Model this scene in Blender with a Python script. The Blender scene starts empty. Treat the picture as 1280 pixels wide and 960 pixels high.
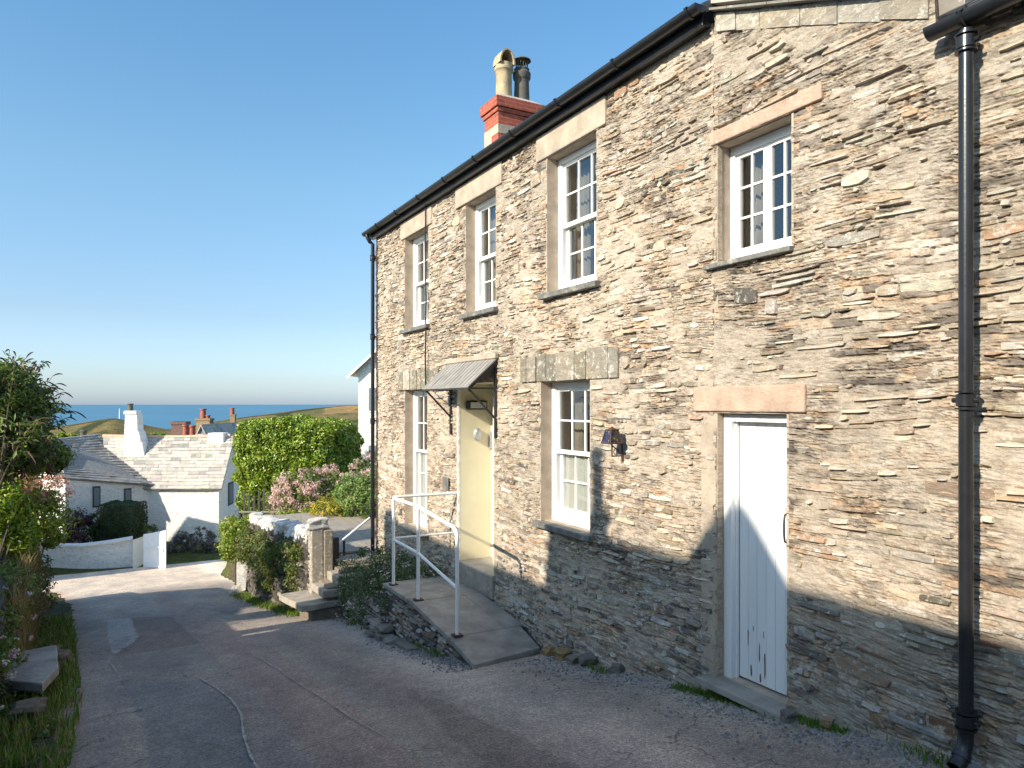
import bpy, bmesh, math, random
import numpy as np
from mathutils import Vector, Matrix
random.seed(7); RNG = np.random.default_rng(7)
sc = bpy.context.scene
col = sc.collection
rad = math.radians
# ------------------------------------------------------------------ camera frame
F = 900.0; A = math.atan(496/900); SA, CA = math.sin(A), math.cos(A)
def P(u, v, d):
    """world point seen at (u,v) of a 1280x960 frame at depth d"""
    l = (u-640)/F; w = -(v-505)/F
    return Vector(((SA+l*CA)*d, (CA-l*SA)*d, w*d))
def LD(L, d, z):
    return Vector((SA*d+L*CA, CA*d-L*SA, z))
WX = 4.09                                   # the facade plane
# ------------------------------------------------------------------ object helpers
def link(o, parent=None):
    col.objects.link(o)
    if parent is not None:
        o.parent = parent
    return o
def tag(o, label=None, cat=None, group=None, kind=None):
    if label: o['label'] = label
    if cat: o['category'] = cat
    if group: o['group'] = group
    if kind: o['kind'] = kind
    return o
def thing(name, loc, label, cat, group=None):
    o = bpy.data.objects.new(name, None); o.empty_display_size = .2
    o.location = loc; link(o); o['org'] = list(loc)
    return tag(o, label, cat, group)
def root_loc(o):
    p = Vector((0,0,0))
    while o is not None:
        p += o.location; o = o.parent
    return p
class MB:
    def __init__(s): s.v=[]; s.f=[]; s.m=[]; s.c=[]
    def add(s, vs, fs, mi=0, c=(1,1,1)):
        b=len(s.v); s.v.extend([tuple(q) for q in vs]); s.c.extend([c]*len(vs))
        for f in fs: s.f.append(tuple(b+i for i in f)); s.m.append(mi)
    def box(s, x0,x1,y0,y1,z0,z1, mi=0, c=(1,1,1), mp=None):
        vs=[(x0,y0,z0),(x1,y0,z0),(x1,y1,z0),(x0,y1,z0),(x0,y0,z1),(x1,y0,z1),(x1,y1,z1),(x0,y1,z1)]
        if mp: vs=[mp(*q) for q in vs]
        s.add(vs,[(0,3,2,1),(4,5,6,7),(0,1,5,4),(1,2,6,5),(2,3,7,6),(3,0,4,7)],mi,c)
    def prism(s, poly, ext, mi=0, c=(1,1,1)):
        """poly: list of 3D points, ext: extrusion vector"""
        n=len(poly); e=Vector(ext); a=[Vector(p) for p in poly]; b=[p+e for p in a]
        fs=[tuple(range(n)),tuple(range(2*n-1,n-1,-1))]
        fs+=[(i,(i+1)%n,n+(i+1)%n,n+i)[::-1] for i in range(n)]
        s.add(a+b,fs,mi,c)
    def tube(s, pts, r, n=8, mi=0, c=(1,1,1), cap=True):
        pts=[Vector(p) for p in pts]; rs=r if isinstance(r,(list,tuple)) else [r]*len(pts)
        rings=[]; up0=None
        for i,p in enumerate(pts):
            t=(pts[min(i+1,len(pts)-1)]-pts[max(i-1,0)])
            if t.length<1e-9: t=Vector((0,0,1))
            t.normalize()
            ref=Vector((0,0,1)) if abs(t.z)<.9 else Vector((1,0,0))
            if up0 is None: a=t.cross(ref).normalized()
            else:
                a=(up0-t*up0.dot(t))
                a = a.normalized() if a.length>1e-6 else t.cross(ref).normalized()
            up0=a; b=t.cross(a)
            rings.append([p+(a*math.cos(2*math.pi*k/n)+b*math.sin(2*math.pi*k/n))*rs[i] for k in range(n)])
        vs=[q for R in rings for q in R]; fs=[]
        for i in range(len(pts)-1):
            for k in range(n):
                k2=(k+1)%n; fs.append((i*n+k,i*n+k2,(i+1)*n+k2,(i+1)*n+k))
        if cap: fs.append(tuple(range(n))[::-1]); fs.append(tuple((len(pts)-1)*n+k for k in range(n)))
        s.add(vs,fs,mi,c)
    def lathe(s, cx,cy, prof, n=20, mi=0, c=(1,1,1)):
        vs=[];fs=[]
        for r,z in prof:
            for k in range(n):
                a=2*math.pi*k/n; vs.append((cx+r*math.cos(a),cy+r*math.sin(a),z))
        for i in range(len(prof)-1):
            for k in range(n):
                k2=(k+1)%n; fs.append((i*n+k,i*n+k2,(i+1)*n+k2,(i+1)*n+k))
        s.add(vs,fs,mi,c)
    def build(s, name, mats, parent=None, smooth=False, bevel=0, label=None):
        me=bpy.data.meshes.new(name)
        off = root_loc(parent) if parent is not None else Vector((0,0,0))
        o=bpy.data.objects.new(name,me)
        if parent is None and s.v:
            a=np.array(s.v); off=Vector(((a[:,0].min()+a[:,0].max())/2,(a[:,1].min()+a[:,1].max())/2,a[:,2].min())); o.location=off
        me.from_pydata([(q[0]-off.x,q[1]-off.y,q[2]-off.z) for q in s.v],[],s.f)
        if not isinstance(mats,(list,tuple)): mats=[mats]
        for m in mats: me.materials.append(m)
        if len(mats)>1: me.polygons.foreach_set('material_index',s.m)
        at=me.color_attributes.new('Col','FLOAT_COLOR','POINT')
        at.data.foreach_set('color',np.c_[np.array(s.c,dtype=float).reshape(-1,3),np.ones(len(s.c))].ravel())
        if smooth:
            me.polygons.foreach_set('use_smooth',[True]*len(me.polygons))
            try: me.set_sharp_from_angle(angle=rad(38))
            except Exception: pass
        me.update()
        link(o,parent)
        if bevel:
            b=o.modifiers.new('b','BEVEL'); b.width=bevel; b.segments=2; b.limit_method='ANGLE'; b.angle_limit=rad(40)
        if label: o['label']=label
        return o
# ------------------------------------------------------------------ materials
M={}
def nodes(name):
    m=bpy.data.materials.new(name); m.use_nodes=True; nt=m.node_tree; nt.nodes.clear()
    out=nt.nodes.new('ShaderNodeOutputMaterial'); b=nt.nodes.new('ShaderNodeBsdfPrincipled')
    nt.links.new(b.outputs[0],out.inputs[0]); M[name]=m
    return m,nt,b,out
def N(nt,t,**k):
    n=nt.nodes.new(t)
    for a,v in k.items():
        if a.startswith('i_'): n.inputs[a[2:].replace('_',' ')].default_value=v
        else: setattr(n,a,v)
    return n
def coords(nt, scale=(1,1,1)):
    g=N(nt,'ShaderNodeTexCoord'); mp=N(nt,'ShaderNodeMapping'); mp.inputs['Scale'].default_value=scale
    # object coordinates: everything is modelled in metres, so they are world sized
    nt.links.new(g.outputs['Object'],mp.inputs[0]); return mp.outputs[0]
def noise(nt, vec, s, d=6, r=.6):
    n=N(nt,'ShaderNodeTexNoise'); n.inputs['Scale'].default_value=s; n.inputs['Detail'].default_value=d; n.inputs['Roughness'].default_value=r
    nt.links.new(vec,n.inputs['Vector']); return n.outputs['Fac']
def ramp(nt, fac, stops):
    r=N(nt,'ShaderNodeValToRGB'); e=r.color_ramp.elements
    while len(e)<len(stops): e.new(.5)
    for q,(p,c) in zip(e,stops): q.position=p; q.color=(*c,1) if len(c)==3 else c
    nt.links.new(fac,r.inputs[0]); return r.outputs[0]
def mix(nt, a, b, fac, mode='MIX'):
    m=N(nt,'ShaderNodeMix',data_type='RGBA',blend_type=mode)
    for s,val in ((6,a),(7,b),(0,fac)):
        if hasattr(val,'node'): nt.links.new(val,m.inputs[s])
        else: m.inputs[s].default_value = val if s==0 else (*val,1)
    return m.outputs[2]
def bump(nt,b,h,st,dist):
    n=N(nt,'ShaderNodeBump'); n.inputs['Strength'].default_value=st; n.inputs['Distance'].default_value=dist
    nt.links.new(h,n.inputs['Height']); nt.links.new(n.outputs[0],b.inputs['Normal']); return n
G3=lambda v:(v,v,v)
def simple(name, c, rough=.6, var=.25, ns=6, metal=0, bst=.2, bd=.004, bs=40, dirt=None, stretch=(1,1,1), usecol=False, spec=.5):
    m,nt,b,out=nodes(name); v=coords(nt,stretch)
    base=c
    n1=noise(nt,v,ns)
    lo=tuple(q*(1-var) for q in c); hi=tuple(min(1,q*(1+var)) for q in c)
    colr=ramp(nt,n1,[(.3,lo),(.7,hi)])
    if usecol:
        a=N(nt,'ShaderNodeAttribute',attribute_name='Col'); colr=mix(nt,colr,a.outputs['Color'],1.0,'MULTIPLY')
    if dirt:
        n2=noise(nt,v,dirt[1],8,.7); f=ramp(nt,n2,[(dirt[2],G3(0)),(dirt[2]+.12,G3(1))]); colr=mix(nt,colr,dirt[0],f)
    nt.links.new(colr,b.inputs['Base Color'])
    b.inputs['Roughness'].default_value=rough; b.inputs['Metallic'].default_value=metal
    b.inputs['Specular IOR Level'].default_value=spec
    if bst: bump(nt,b,noise(nt,v,bs),bst,bd)
    return m
# rubble slate: colour comes from each stone, lichen and grain from noise
def stone_mat(name, lichen=.60, lcol=(.66,.63,.56), grain=(1,1,3.5)):
    m,nt,b,out=nodes(name); v=coords(nt,grain); vr=coords(nt)
    a=N(nt,'ShaderNodeAttribute',attribute_name='Col')
    g=ramp(nt,noise(nt,v,9,8,.7),[(.25,G3(.52)),(.75,G3(1.2))])
    c=mix(nt,a.outputs['Color'],g,1,'MULTIPLY')
    w=ramp(nt,noise(nt,vr,1.3,5,.6),[(.35,(.86,.88,.92)),(.7,(1.12,1.04,.93))])
    c=mix(nt,c,w,1,'MULTIPLY')
    f=ramp(nt,noise(nt,vr,15,10,.8),[(lichen-.03,G3(0)),(lichen+.02,G3(.9))])
    c=mix(nt,c,lcol,f)
    vl=coords(nt,(1,1,5)); fd=ramp(nt,noise(nt,vl,16,10,.8),[(.33,G3(.6)),(.40,G3(0))]); c=mix(nt,c,(.17,.145,.115),fd)
    f2=ramp(nt,noise(nt,vr,6,6,.7),[(.64,G3(0)),(.72,G3(.6))]); c=mix(nt,c,(.38,.27,.12),f2)
    nt.links.new(c,b.inputs['Base Color']); b.inputs['Roughness'].default_value=.9; b.inputs['Specular IOR Level'].default_value=.25
    h=mix(nt,noise(nt,vl,13,12,.8),noise(nt,vr,60,6,.7),.3)
    bump(nt,b,h,1.0,.032)
    return m
stone_mat('rubble',lichen=.57,lcol=(.72,.68,.60))
stone_mat('slate_stone',lichen=.66)
def mortar_mat():
    m,nt,b,out=nodes('mortar'); vr=coords(nt); vl=coords(nt,(1,1,3.6)); vt=coords(nt,(1,1,7))
    c=ramp(nt,noise(nt,vr,3,8,.7),[(.3,(.52,.435,.34)),(.55,(.61,.52,.415)),(.72,(.70,.625,.52))])
    c=mix(nt,c,(.40,.33,.255),ramp(nt,noise(nt,vl,9,9,.75),[(.50,G3(0)),(.56,G3(.8))]))
    c=mix(nt,c,(.68,.63,.55),ramp(nt,noise(nt,vl,14,9,.8),[(.57,G3(0)),(.62,G3(.9))]))
    c=mix(nt,c,(.22,.185,.145),ramp(nt,noise(nt,vt,7,10,.8),[(.31,G3(.8)),(.37,G3(0))]))
    c=mix(nt,c,ramp(nt,noise(nt,vr,70,4,.8),[(.3,(.68,.665,.66)),(.7,(1.08,1.06,1.05))]),1,'MULTIPLY')
    a=N(nt,'ShaderNodeAttribute',attribute_name='Col'); c=mix(nt,c,a.outputs['Color'],1,'MULTIPLY'); nt.links.new(c,b.inputs['Base Color']); b.inputs['Roughness'].default_value=.95; b.inputs['Specular IOR Level'].default_value=.15
    h=mix(nt,noise(nt,coords(nt,(1,1,2.2)),11,12,.82),noise(nt,vt,7,6,.6),.3); bump(nt,b,h,1.0,.022)
mortar_mat()
simple('render_plaster',(.41,.34,.265),.92,.22,5,bst=.8,bd=.01,bs=30,dirt=((.40,.36,.30),7,.56),spec=.2)
simple('reveal_plaster',(.43,.345,.265),.92,.22,7,bst=.6,bd=.006,bs=60,dirt=((.30,.29,.25),12,.6),spec=.2)
simple('pink_stone',(.45,.325,.245),.9,.22,6,bst=.9,bd=.012,bs=40,dirt=((.50,.44,.36),9,.58),spec=.2)
simple('white_paint',(.80,.80,.78),.42,.05,5,bst=.25,bd=.003,bs=24,dirt=((.58,.55,.48),16,.66))
simple('door_paint',(.78,.78,.77),.5,.07,3,bst=.4,bd=.004,bs=18,stretch=(1,1,.25),dirt=((.52,.50,.45),9,.66))
simple('cream_paint',(.73,.65,.445),.6,.05,3,bst=.3,bd=.004,bs=14)
simple('black_paint',(.016,.017,.02),.28,.3,8,bst=.25,bd=.002,bs=50)
simple('iron',(.03,.028,.026),.6,.4,20,bst=.4,bd=.002,bs=90)
simple('rust',(.075,.038,.026),.8,.4,30,bst=.5,bd=.003,bs=100)
simple('slate_sill',(.15,.145,.135),.8,.3,9,bst=.6,bd=.005,bs=40,dirt=((.34,.33,.26),10,.55))
simple('paving_slate',(.27,.245,.21),.8,.35,3.2,bst=.9,bd=.014,bs=18,dirt=((.36,.34,.29),5,.55))
simple('step_stone',(.33,.29,.235),.9,.25,5,bst=.7,bd=.01,bs=30,dirt=((.45,.42,.35),9,.56))
simple('lead_hood',(.27,.25,.225),.6,.35,5,bst=.4,bd=.004,bs=30,stretch=(1,4,1),dirt=((.42,.40,.37),7,.56))
simple('roof_slate',(.50,.465,.415),.85,.2,6,bst=.5,bd=.006,bs=40,usecol=True,dirt=((.52,.47,.39),9,.58))
simple('wing_slate_shaded',(.30,.29,.275),.85,.25,6,bst=.5,bd=.006,bs=40,usecol=True,dirt=((.42,.38,.32),9,.6))  # old dark slate, the wing's shade also put into its colour
simple('dark_slate',(.085,.09,.10),.55,.3,6,bst=.4,bd=.004,bs=40,usecol=True)
simple('whitewash',(.80,.78,.73),.9,.06,4,bst=1,bd=.07,bs=4.5,dirt=((.55,.52,.46),6,.60),stretch=(1,1,2))
simple('old_whitewash',(.72,.71,.68),.9,.10,4,bst=1,bd=.06,bs=5,dirt=((.27,.25,.22),7,.57),stretch=(1,1,1.6))
simple('cloth',(.50,.48,.44),.9,.08,12,bst=.2,bd=.004,bs=20)
simple('curtain_brown',(.30,.25,.20),.9,.15,12,bst=.2,bd=.004,bs=20)
simple('interior',(.10,.09,.085),.9,.1)
simple('pot_clay',(.42,.33,.20),.8,.3,7,bst=.4,bd=.005,bs=40,dirt=((.22,.20,.16),9,.56))
simple('pot_dark',(.10,.09,.075),.75,.4,9,bst=.4,bd=.005,bs=40)
simple('red_pot',(.34,.10,.06),.8,.2,9)
simple('cement',(.42,.40,.35),.95,.2,9,bst=.6,bd=.01,bs=40,dirt=((.24,.23,.19),12,.58))
simple('old_wood',(.33,.28,.225),.85,.25,5,bst=.6,bd=.005,bs=20,stretch=(3,.4,3))
simple('grey_fence',(.17,.15,.125),.9,.3,8,stretch=(4,4,.5))
simple('bark',(.14,.105,.075),.95,.35,14,bst=.8,bd=.01,bs=50)
simple('galv',(.45,.46,.47),.45,.1,8,metal=.6)
simple('lamp_cover',(.55,.55,.5),.3,.05,8)
simple('shaded_gate',(.70,.74,.78),.7,.06,5,bst=.3,bd=.004,bs=15)  # white gate, with the bluish shade on it mixed into the paint
simple('blue_post',(.25,.45,.62),.6,.15,8)
simple('wood_dark',(.07,.06,.05),.7,.3,9)
simple('paint_chip',(.16,.10,.06),.85,.3,30)
simple('grey_cladding',(.16,.19,.22),.7,.15,9)
def brick_mat():
    m,nt,b,out=nodes('brick'); g=N(nt,'ShaderNodeTexCoord'); sp=N(nt,'ShaderNodeSeparateXYZ'); nt.links.new(g.outputs['Object'],sp.inputs[0])
    ad=N(nt,'ShaderNodeMath',operation='ADD'); nt.links.new(sp.outputs[0],ad.inputs[0]); nt.links.new(sp.outputs[1],ad.inputs[1])
    cb=N(nt,'ShaderNodeCombineXYZ'); nt.links.new(ad.outputs[0],cb.inputs[0]); nt.links.new(sp.outputs[2],cb.inputs[1])
    t=N(nt,'ShaderNodeTexBrick'); nt.links.new(cb.outputs[0],t.inputs['Vector'])
    t.inputs['Scale'].default_value=1; t.inputs['Brick Width'].default_value=.225; t.inputs['Row Height'].default_value=.075
    t.inputs['Mortar Size'].default_value=.006; t.inputs['Color1'].default_value=(.40,.085,.045,1); t.inputs['Color2'].default_value=(.30,.065,.04,1); t.inputs['Mortar'].default_value=(.36,.17,.12,1)
    c=mix(nt,t.outputs['Color'],ramp(nt,noise(nt,g.outputs['Object'],12,6),[(.3,G3(.75)),(.7,G3(1.2))]),1,'MULTIPLY')
    nt.links.new(c,b.inputs['Base Color']); b.inputs['Roughness'].default_value=.85
    bump(nt,b,t.outputs['Fac'],-.5,.008)
brick_mat()
def glass_mat():
    m,nt,b,out=nodes('window_glass'); nt.nodes.remove(b)
    tr=N(nt,'ShaderNodeBsdfTransparent'); tr.inputs[0].default_value=(.80,.84,.85,1)
    gl=N(nt,'ShaderNodeBsdfGlossy'); gl.inputs['Roughness'].default_value=.015; gl.inputs[0].default_value=(.95,.97,1,1)
    fr=N(nt,'ShaderNodeFresnel'); fr.inputs[0].default_value=1.52
    v=coords(nt); bp=N(nt,'ShaderNodeBump'); bp.inputs['Strength'].default_value=.06; bp.inputs['Distance'].default_value=.01
    nt.links.new(noise(nt,v,3,2),bp.inputs['Height']); nt.links.new(bp.outputs[0],gl.inputs['Normal'])
    mu=N(nt,'ShaderNodeMath',operation='MULTIPLY_ADD',use_clamp=True); mu.inputs[1].default_value=1.9; mu.inputs[2].default_value=.03; nt.links.new(fr.outputs[0],mu.inputs[0])
    mx=N(nt,'ShaderNodeMixShader'); nt.links.new(mu.outputs[0],mx.inputs[0]); nt.links.new(tr.outputs[0],mx.inputs[1]); nt.links.new(gl.outputs[0],mx.inputs[2])
    nt.links.new(mx.outputs[0],out.inputs[0])
glass_mat()
def leaf_mat(name, rough=.5, tl=.3, spec=.4):
    m,nt,b,out=nodes(name)
    a=N(nt,'ShaderNodeAttribute',attribute_name='Col')
    nt.links.new(a.outputs['Color'],b.inputs['Base Color']); b.inputs['Roughness'].default_value=rough; b.inputs['Specular IOR Level'].default_value=spec
    t=N(nt,'ShaderNodeBsdfTranslucent'); h=N(nt,'ShaderNodeHueSaturation'); h.inputs['Saturation'].default_value=1.15; h.inputs['Value'].default_value=1.3
    nt.links.new(a.outputs['Color'],h.inputs['Color']); nt.links.new(h.outputs[0],t.inputs[0])
    mx=N(nt,'ShaderNodeMixShader'); mx.inputs[0].default_value=tl
    nt.links.new(b.outputs[0],mx.inputs[1]); nt.links.new(t.outputs[0],mx.inputs[2]); nt.links.new(mx.outputs[0],out.inputs[0])
leaf_mat('leaf'); leaf_mat('leaf_glossy',.35,.25,.5); leaf_mat('petal',.7,.4,.2); leaf_mat('grass_blade',.6,.35,.2)
def asphalt_mat():
    m,nt,b,out=nodes('asphalt'); v=coords(nt); vs=coords(nt,(1.0,.28,1))
    a=N(nt,'ShaderNodeAttribute',attribute_name='Col')
    base=ramp(nt,noise(nt,v,130,4,.8),[(.30,(.175,.164,.149)),(.5,(.305,.283,.255)),(.66,(.57,.535,.48))])
    c=mix(nt,base,a.outputs['Color'],1,'MULTIPLY')
    sp_=ramp(nt,noise(nt,v,42,6,.85),[(.38,G3(.6)),(.5,G3(1)),(.62,G3(1.6))]); c=mix(nt,c,sp_,1,'MULTIPLY')
    w=ramp(nt,noise(nt,vs,1.6,5,.6),[(.3,(.78,.76,.80)),(.7,(1.25,1.18,1.1))]); c=mix(nt,c,w,1,'MULTIPLY')
    w2=ramp(nt,noise(nt,v,5,9,.8),[(.35,(.80,.80,.81)),(.65,(1.2,1.18,1.14))]); c=mix(nt,c,w2,1,'MULTIPLY')
    nt.links.new(c,b.inputs['Base Color']); b.inputs['Roughness'].default_value=.85; b.inputs['Specular IOR Level'].default_value=.3
    vo=N(nt,'ShaderNodeTexVoronoi',feature='DISTANCE_TO_EDGE'); vo.inputs['Scale'].default_value=.62
    wv=N(nt,'ShaderNodeVectorMath',operation='ADD'); nn_=N(nt,'ShaderNodeTexNoise'); nn_.inputs['Scale'].default_value=1.7; nn_.inputs['Detail'].default_value=8; nt.links.new(v,nn_.inputs['Vector'])
    nt.links.new(v,wv.inputs[0]); nt.links.new(nn_.outputs['Color'],wv.inputs[1]); nt.links.new(wv.outputs[0],vo.inputs['Vector'])
    ck=ramp(nt,vo.outputs['Distance'],[(.0,G3(.75)),(.007,G3(0))]); mk=ramp(nt,noise(nt,v,.7,3),[(.46,G3(0)),(.56,G3(1))]); ck=mix(nt,ck,mk,1,'MULTIPLY')
    c=mix(nt,c,(.07,.062,.055),ck); nt.links.new(c,b.inputs['Base Color'])
    bump(nt,b,noise(nt,v,48,8,.85),1,.02)
asphalt_mat()
simple('tar_seam',(.30,.285,.26),.8,.5,14,bst=.5,bd=.004,bs=60)
def terrain_mat():
    m,nt,b,out=nodes('terrain'); v=coords(nt)
    a=N(nt,'ShaderNodeAttribute',attribute_name='Col')
    c=mix(nt,a.outputs['Color'],ramp(nt,noise(nt,v,.035,9,.65),[(.34,(.55,.75,.55)),(.5,(1,1,1)),(.68,(1.5,1.2,1.05))]),1,'MULTIPLY')
    vo=N(nt,'ShaderNodeTexVoronoi',feature='DISTANCE_TO_EDGE'); vo.inputs['Scale'].default_value=.011; nt.links.new(v,vo.inputs['Vector'])
    v2=N(nt,'ShaderNodeTexVoronoi'); v2.inputs['Scale'].default_value=.011; nt.links.new(v,v2.inputs['Vector'])
    c=mix(nt,c,mix(nt,(.8,.95,.75),(1.35,1.15,1.0),v2.outputs['Distance']),.8,'MULTIPLY')
    c=mix(nt,c,(.035,.05,.02),ramp(nt,vo.outputs['Distance'],[(.03,G3(.85)),(.05,G3(0))]))
    c=mix(nt,c,(.06,.08,.03),ramp(nt,noise(nt,v,.06,9,.75),[(.56,G3(0)),(.60,G3(.85))]))
    c=mix(nt,c,ramp(nt,noise(nt,v,3,6,.7),[(.3,G3(.7)),(.7,G3(1.3))]),1,'MULTIPLY')
    nt.links.new(c,b.inputs['Base Color']); b.inputs['Roughness'].default_value=.95; b.inputs['Specular IOR Level'].default_value=.1
    bump(nt,b,noise(nt,v,.12,8,.7),1,4)
terrain_mat()
def sea_mat():
    m,nt,b,out=nodes('sea'); v=coords(nt,(1,.35,1))
    nt.links.new(ramp(nt,noise(nt,v,.0011,4),[(.3,(.05,.16,.25)),(.7,(.07,.20,.30))]),b.inputs['Base Color'])
    b.inputs['Roughness'].default_value=.45; b.inputs['Specular IOR Level'].default_value=.35
    bump(nt,b,noise(nt,v,.05,6,.7),.35,1)
sea_mat()
# ------------------------------------------------------------------ rubble generator
def pick(pal):
    r=random.random()*sum(p[0] for p in pal)
    for w,c in pal:
        r-=w
        if r<=0: break
    k=random.uniform(.82,1.18); return tuple(min(.95,q*k*random.uniform(.96,1.04)) for q in c)
PAL_WALL=[(3.2,(.61,.505,.385)),(2.6,(.53,.435,.325)),(2.8,(.69,.605,.485)),(1.0,(.40,.315,.225)),(.45,(.26,.21,.16)),(.5,(.54,.36,.24)),(2.4,(.80,.73,.61)),(.8,(.50,.455,.385))]
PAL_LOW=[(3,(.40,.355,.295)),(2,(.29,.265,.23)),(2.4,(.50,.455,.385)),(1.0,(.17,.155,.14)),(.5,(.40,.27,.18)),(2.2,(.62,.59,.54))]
PAL_ROOF=[(3,(1.0,.98,.95)),(2,(.85,.83,.82)),(2,(1.2,1.12,1.0)),(1,(.65,.64,.64)),(.4,(1.08,.96,.84))]
def wav(s,t,k=0):
    return .5*math.sin(s*1.3+t*2.1+k)+.3*math.sin(s*2.9-t*1.7+1.3+k*2)+.2*math.sin(s*5.3+t*3.1+2.2+k)
def stones(mb, mp, s0,s1,t0,t1, inside, hmin=.03,hmax=.085, lmin=.07,lmax=.42, prot=(.003,.028), pal=PAL_WALL, mi=0, und=.035, gap=.008, bigp=.04, bigmax=3, slope=0., pal2=None, tilt=.010, skip=.04):
    ts=[t0-.2]
    while ts[-1]<t1+.2: ts.append(ts[-1]+random.uniform(hmin,hmax))
    blocked={}
    for r in range(len(ts)-1):
        bl=blocked.get(r,[]); s=s0-random.random()*.2
        while s<s1:
            L=lmin+(lmax-lmin)*random.random()**2.1
            a,b=s,s+L; s=b
            hit=[q for q in bl if q[0]<b and q[1]>a]
            if hit: 
                if a<hit[0][0]-lmin*.7: b=hit[0][0]; s=b
                else: s=hit[0][1]; continue
            span=1
            if random.random()<bigp and L>lmin*1.8:
                span=random.randint(2,bigmax)
                for k in range(1,span): blocked.setdefault(r+k,[]).append((a,b))
            if r+span>=len(ts): continue
            lo,hi=ts[r],ts[r+span]
            cs,ct=(a+b)/2,(lo+hi)/2+und*wav(cs_:=(a+b)/2,(lo+hi)/2)+slope*((a+b)/2-s0)
            hl,hh=(b-a)/2-gap*random.uniform(.3,1.2),(hi-lo)/2-gap*random.uniform(.2,1.0)
            if hl<.02 or hh<.007: continue
            if not inside(cs-hl,cs+hl,ct-hh,ct+hh): 
                # try half-length stones near openings
                continue
            if random.random()<skip: continue
            n=3 if hl<.06 else (4 if hl<.12 else 6)
            el,er=random.uniform(.4,1.0),random.uniform(.4,1.0)
            pinch=random.uniform(.75,1.25); sk=random.uniform(-.3,.3)*hh
            top=[];bot=[]
            dt=und*(wav(b,lo)-wav(a,lo))*.5
            for i in range(n):
                w=i/(n-1); env=min(1,el+(1-el)*w*3.2*pinch, er+(1-er)*(1-w)*3.2*pinch)
                ss=cs-hl+2*hl*w
                lin=dt*(2*w-1)+slope*(2*w-1)*hl
                top.append((ss+random.uniform(-.15,.15)*hl/n*2,ct+lin+hh*env*random.uniform(.72,1.1)+sk*(w-.5)))
                bot.append((ss+random.uniform(-.15,.15)*hl/n*2,ct+lin-hh*env*random.uniform(.80,1.05)+sk*(w-.5)))
            ring=bot+top[::-1]; k=len(ring)
            p=random.uniform(*prot); tl=random.uniform(-tilt,tilt*1.4); ins=min(.3,.006/hh); insl=min(.2,.008/hl)
            vs=[mp(q[0],q[1],-.02) for q in ring]
            for j,q in enumerate(ring):
                isb=j<len(bot)
                vs.append(mp(cs+(q[0]-cs)*(1-insl),ct+(q[1]-ct)*(1-ins), max(.001,p+(tl if isb else -tl)+random.uniform(-.003,.003))))
            fs=[(j,(j+1)%k,k+(j+1)%k,k+j) for j in range(k)]
            fs+=[(k+i,k+i+1,k+k-2-i,k+k-1-i) for i in range(n-1)]
            c=pick(pal2 if (pal2 and pal2[0](cs,ct)) else pal) if not pal2 else pick(pal2[1] if pal2[0](cs,ct) else pal)
            mb.add(vs,fs,mi,c)
def vnoise(s,t,seed,sc):
    """cheap value noise on arrays"""
    r=np.random.default_rng(seed); T=r.random((64,64))
    x=s*sc; y=t*sc; xi=np.floor(x).astype(int); yi=np.floor(y).astype(int); fx=x-xi; fy=y-yi
    fx=fx*fx*(3-2*fx); fy=fy*fy*(3-2*fy)
    g=lambda i,j:T[i%64,j%64]
    return (g(xi,yi)*(1-fx)*(1-fy)+g(xi+1,yi)*fx*(1-fy)+g(xi,yi+1)*(1-fx)*fy+g(xi+1,yi+1)*fx*fy)-.5
def layered(s,t,seed,tone,low=None):
    """split slate bedding: thin ragged beds with their own depth and tone, smeared with mortar"""
    r=np.random.default_rng(seed); NT=4096; R1=r.random(NT); R2=r.random(NT); R3=r.random(NT); PI=r.integers(0,len(tone),NT); tone=np.array(tone)
    und=.05*(.5*np.sin(s*1.3+t*2.1)+.3*np.sin(s*2.9-t*1.7+1.3)+.2*np.sin(s*5.3+t*3.1+2.2))
    d=np.zeros_like(s); C=np.ones((*s.shape,3)); 
    for q,(h,amp) in enumerate(((.046,.019),(.021,.013))):
        tw=t-und+.022*vnoise(s,t,seed+q*7,4.5)+.012*vnoise(s,t,seed+3+q,17)+.005*vnoise(s,t,seed+5+q,60)
        k=np.floor(tw/h+37*q).astype(int); f=tw/h+37*q-k
        L=.07+.42*R1[(k*17+q*5)%NT]**1.6; L=np.where(q==1,L*.6,L)
        sw=s+R2[(k*29)%NT]*3+.05*vnoise(s,t,seed+11+q,9)+.02*vnoise(s,t,seed+12+q,31); j=np.floor(sw/L).astype(int); g=sw/L-j
        idx=(k*131+j*57+q*911)%NT; dep=R3[idx]
        ledge=(.35+.65*f) if q==0 else (1-.5*f)
        groove=np.clip(1-np.minimum(f,1-f)*h/.0045,0,1)+.8*np.clip(1-np.minimum(g,1-g)*L/.006,0,1)
        vis=np.clip(.5+2.6*vnoise(s,t*1.4,seed+21+q,3.1)+1.2*vnoise(s,t*2,seed+22+q,11),0,1)
        d+=vis*(amp*(dep-.45)*1.5*ledge-np.clip(groove,0,1)*amp*.75)
        cc=tone[PI[idx]]*(.85+.3*R2[idx])[...,None]; w=(vis*(.95 if q==0 else .75))[...,None]; C=C*(1-w)+C*cc*w
        C*=1-.42*(np.clip(groove,0,1)*vis)[...,None]
    d+=.010*vnoise(s,t*2,seed+40,7)+.006*vnoise(s,t*2.4,seed+41,24)+.004*vnoise(s,t*2,seed+42,55)
    gw=np.clip(.5+2.2*vnoise(s,t,seed+60,.9)+1.3*vnoise(s,t*1.3,seed+61,2.7),0,1)[...,None]; C=C*(1-gw)+C*gw*np.array([.84,.86,.88])
    return d,np.clip(C,.12,1.45)
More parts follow.
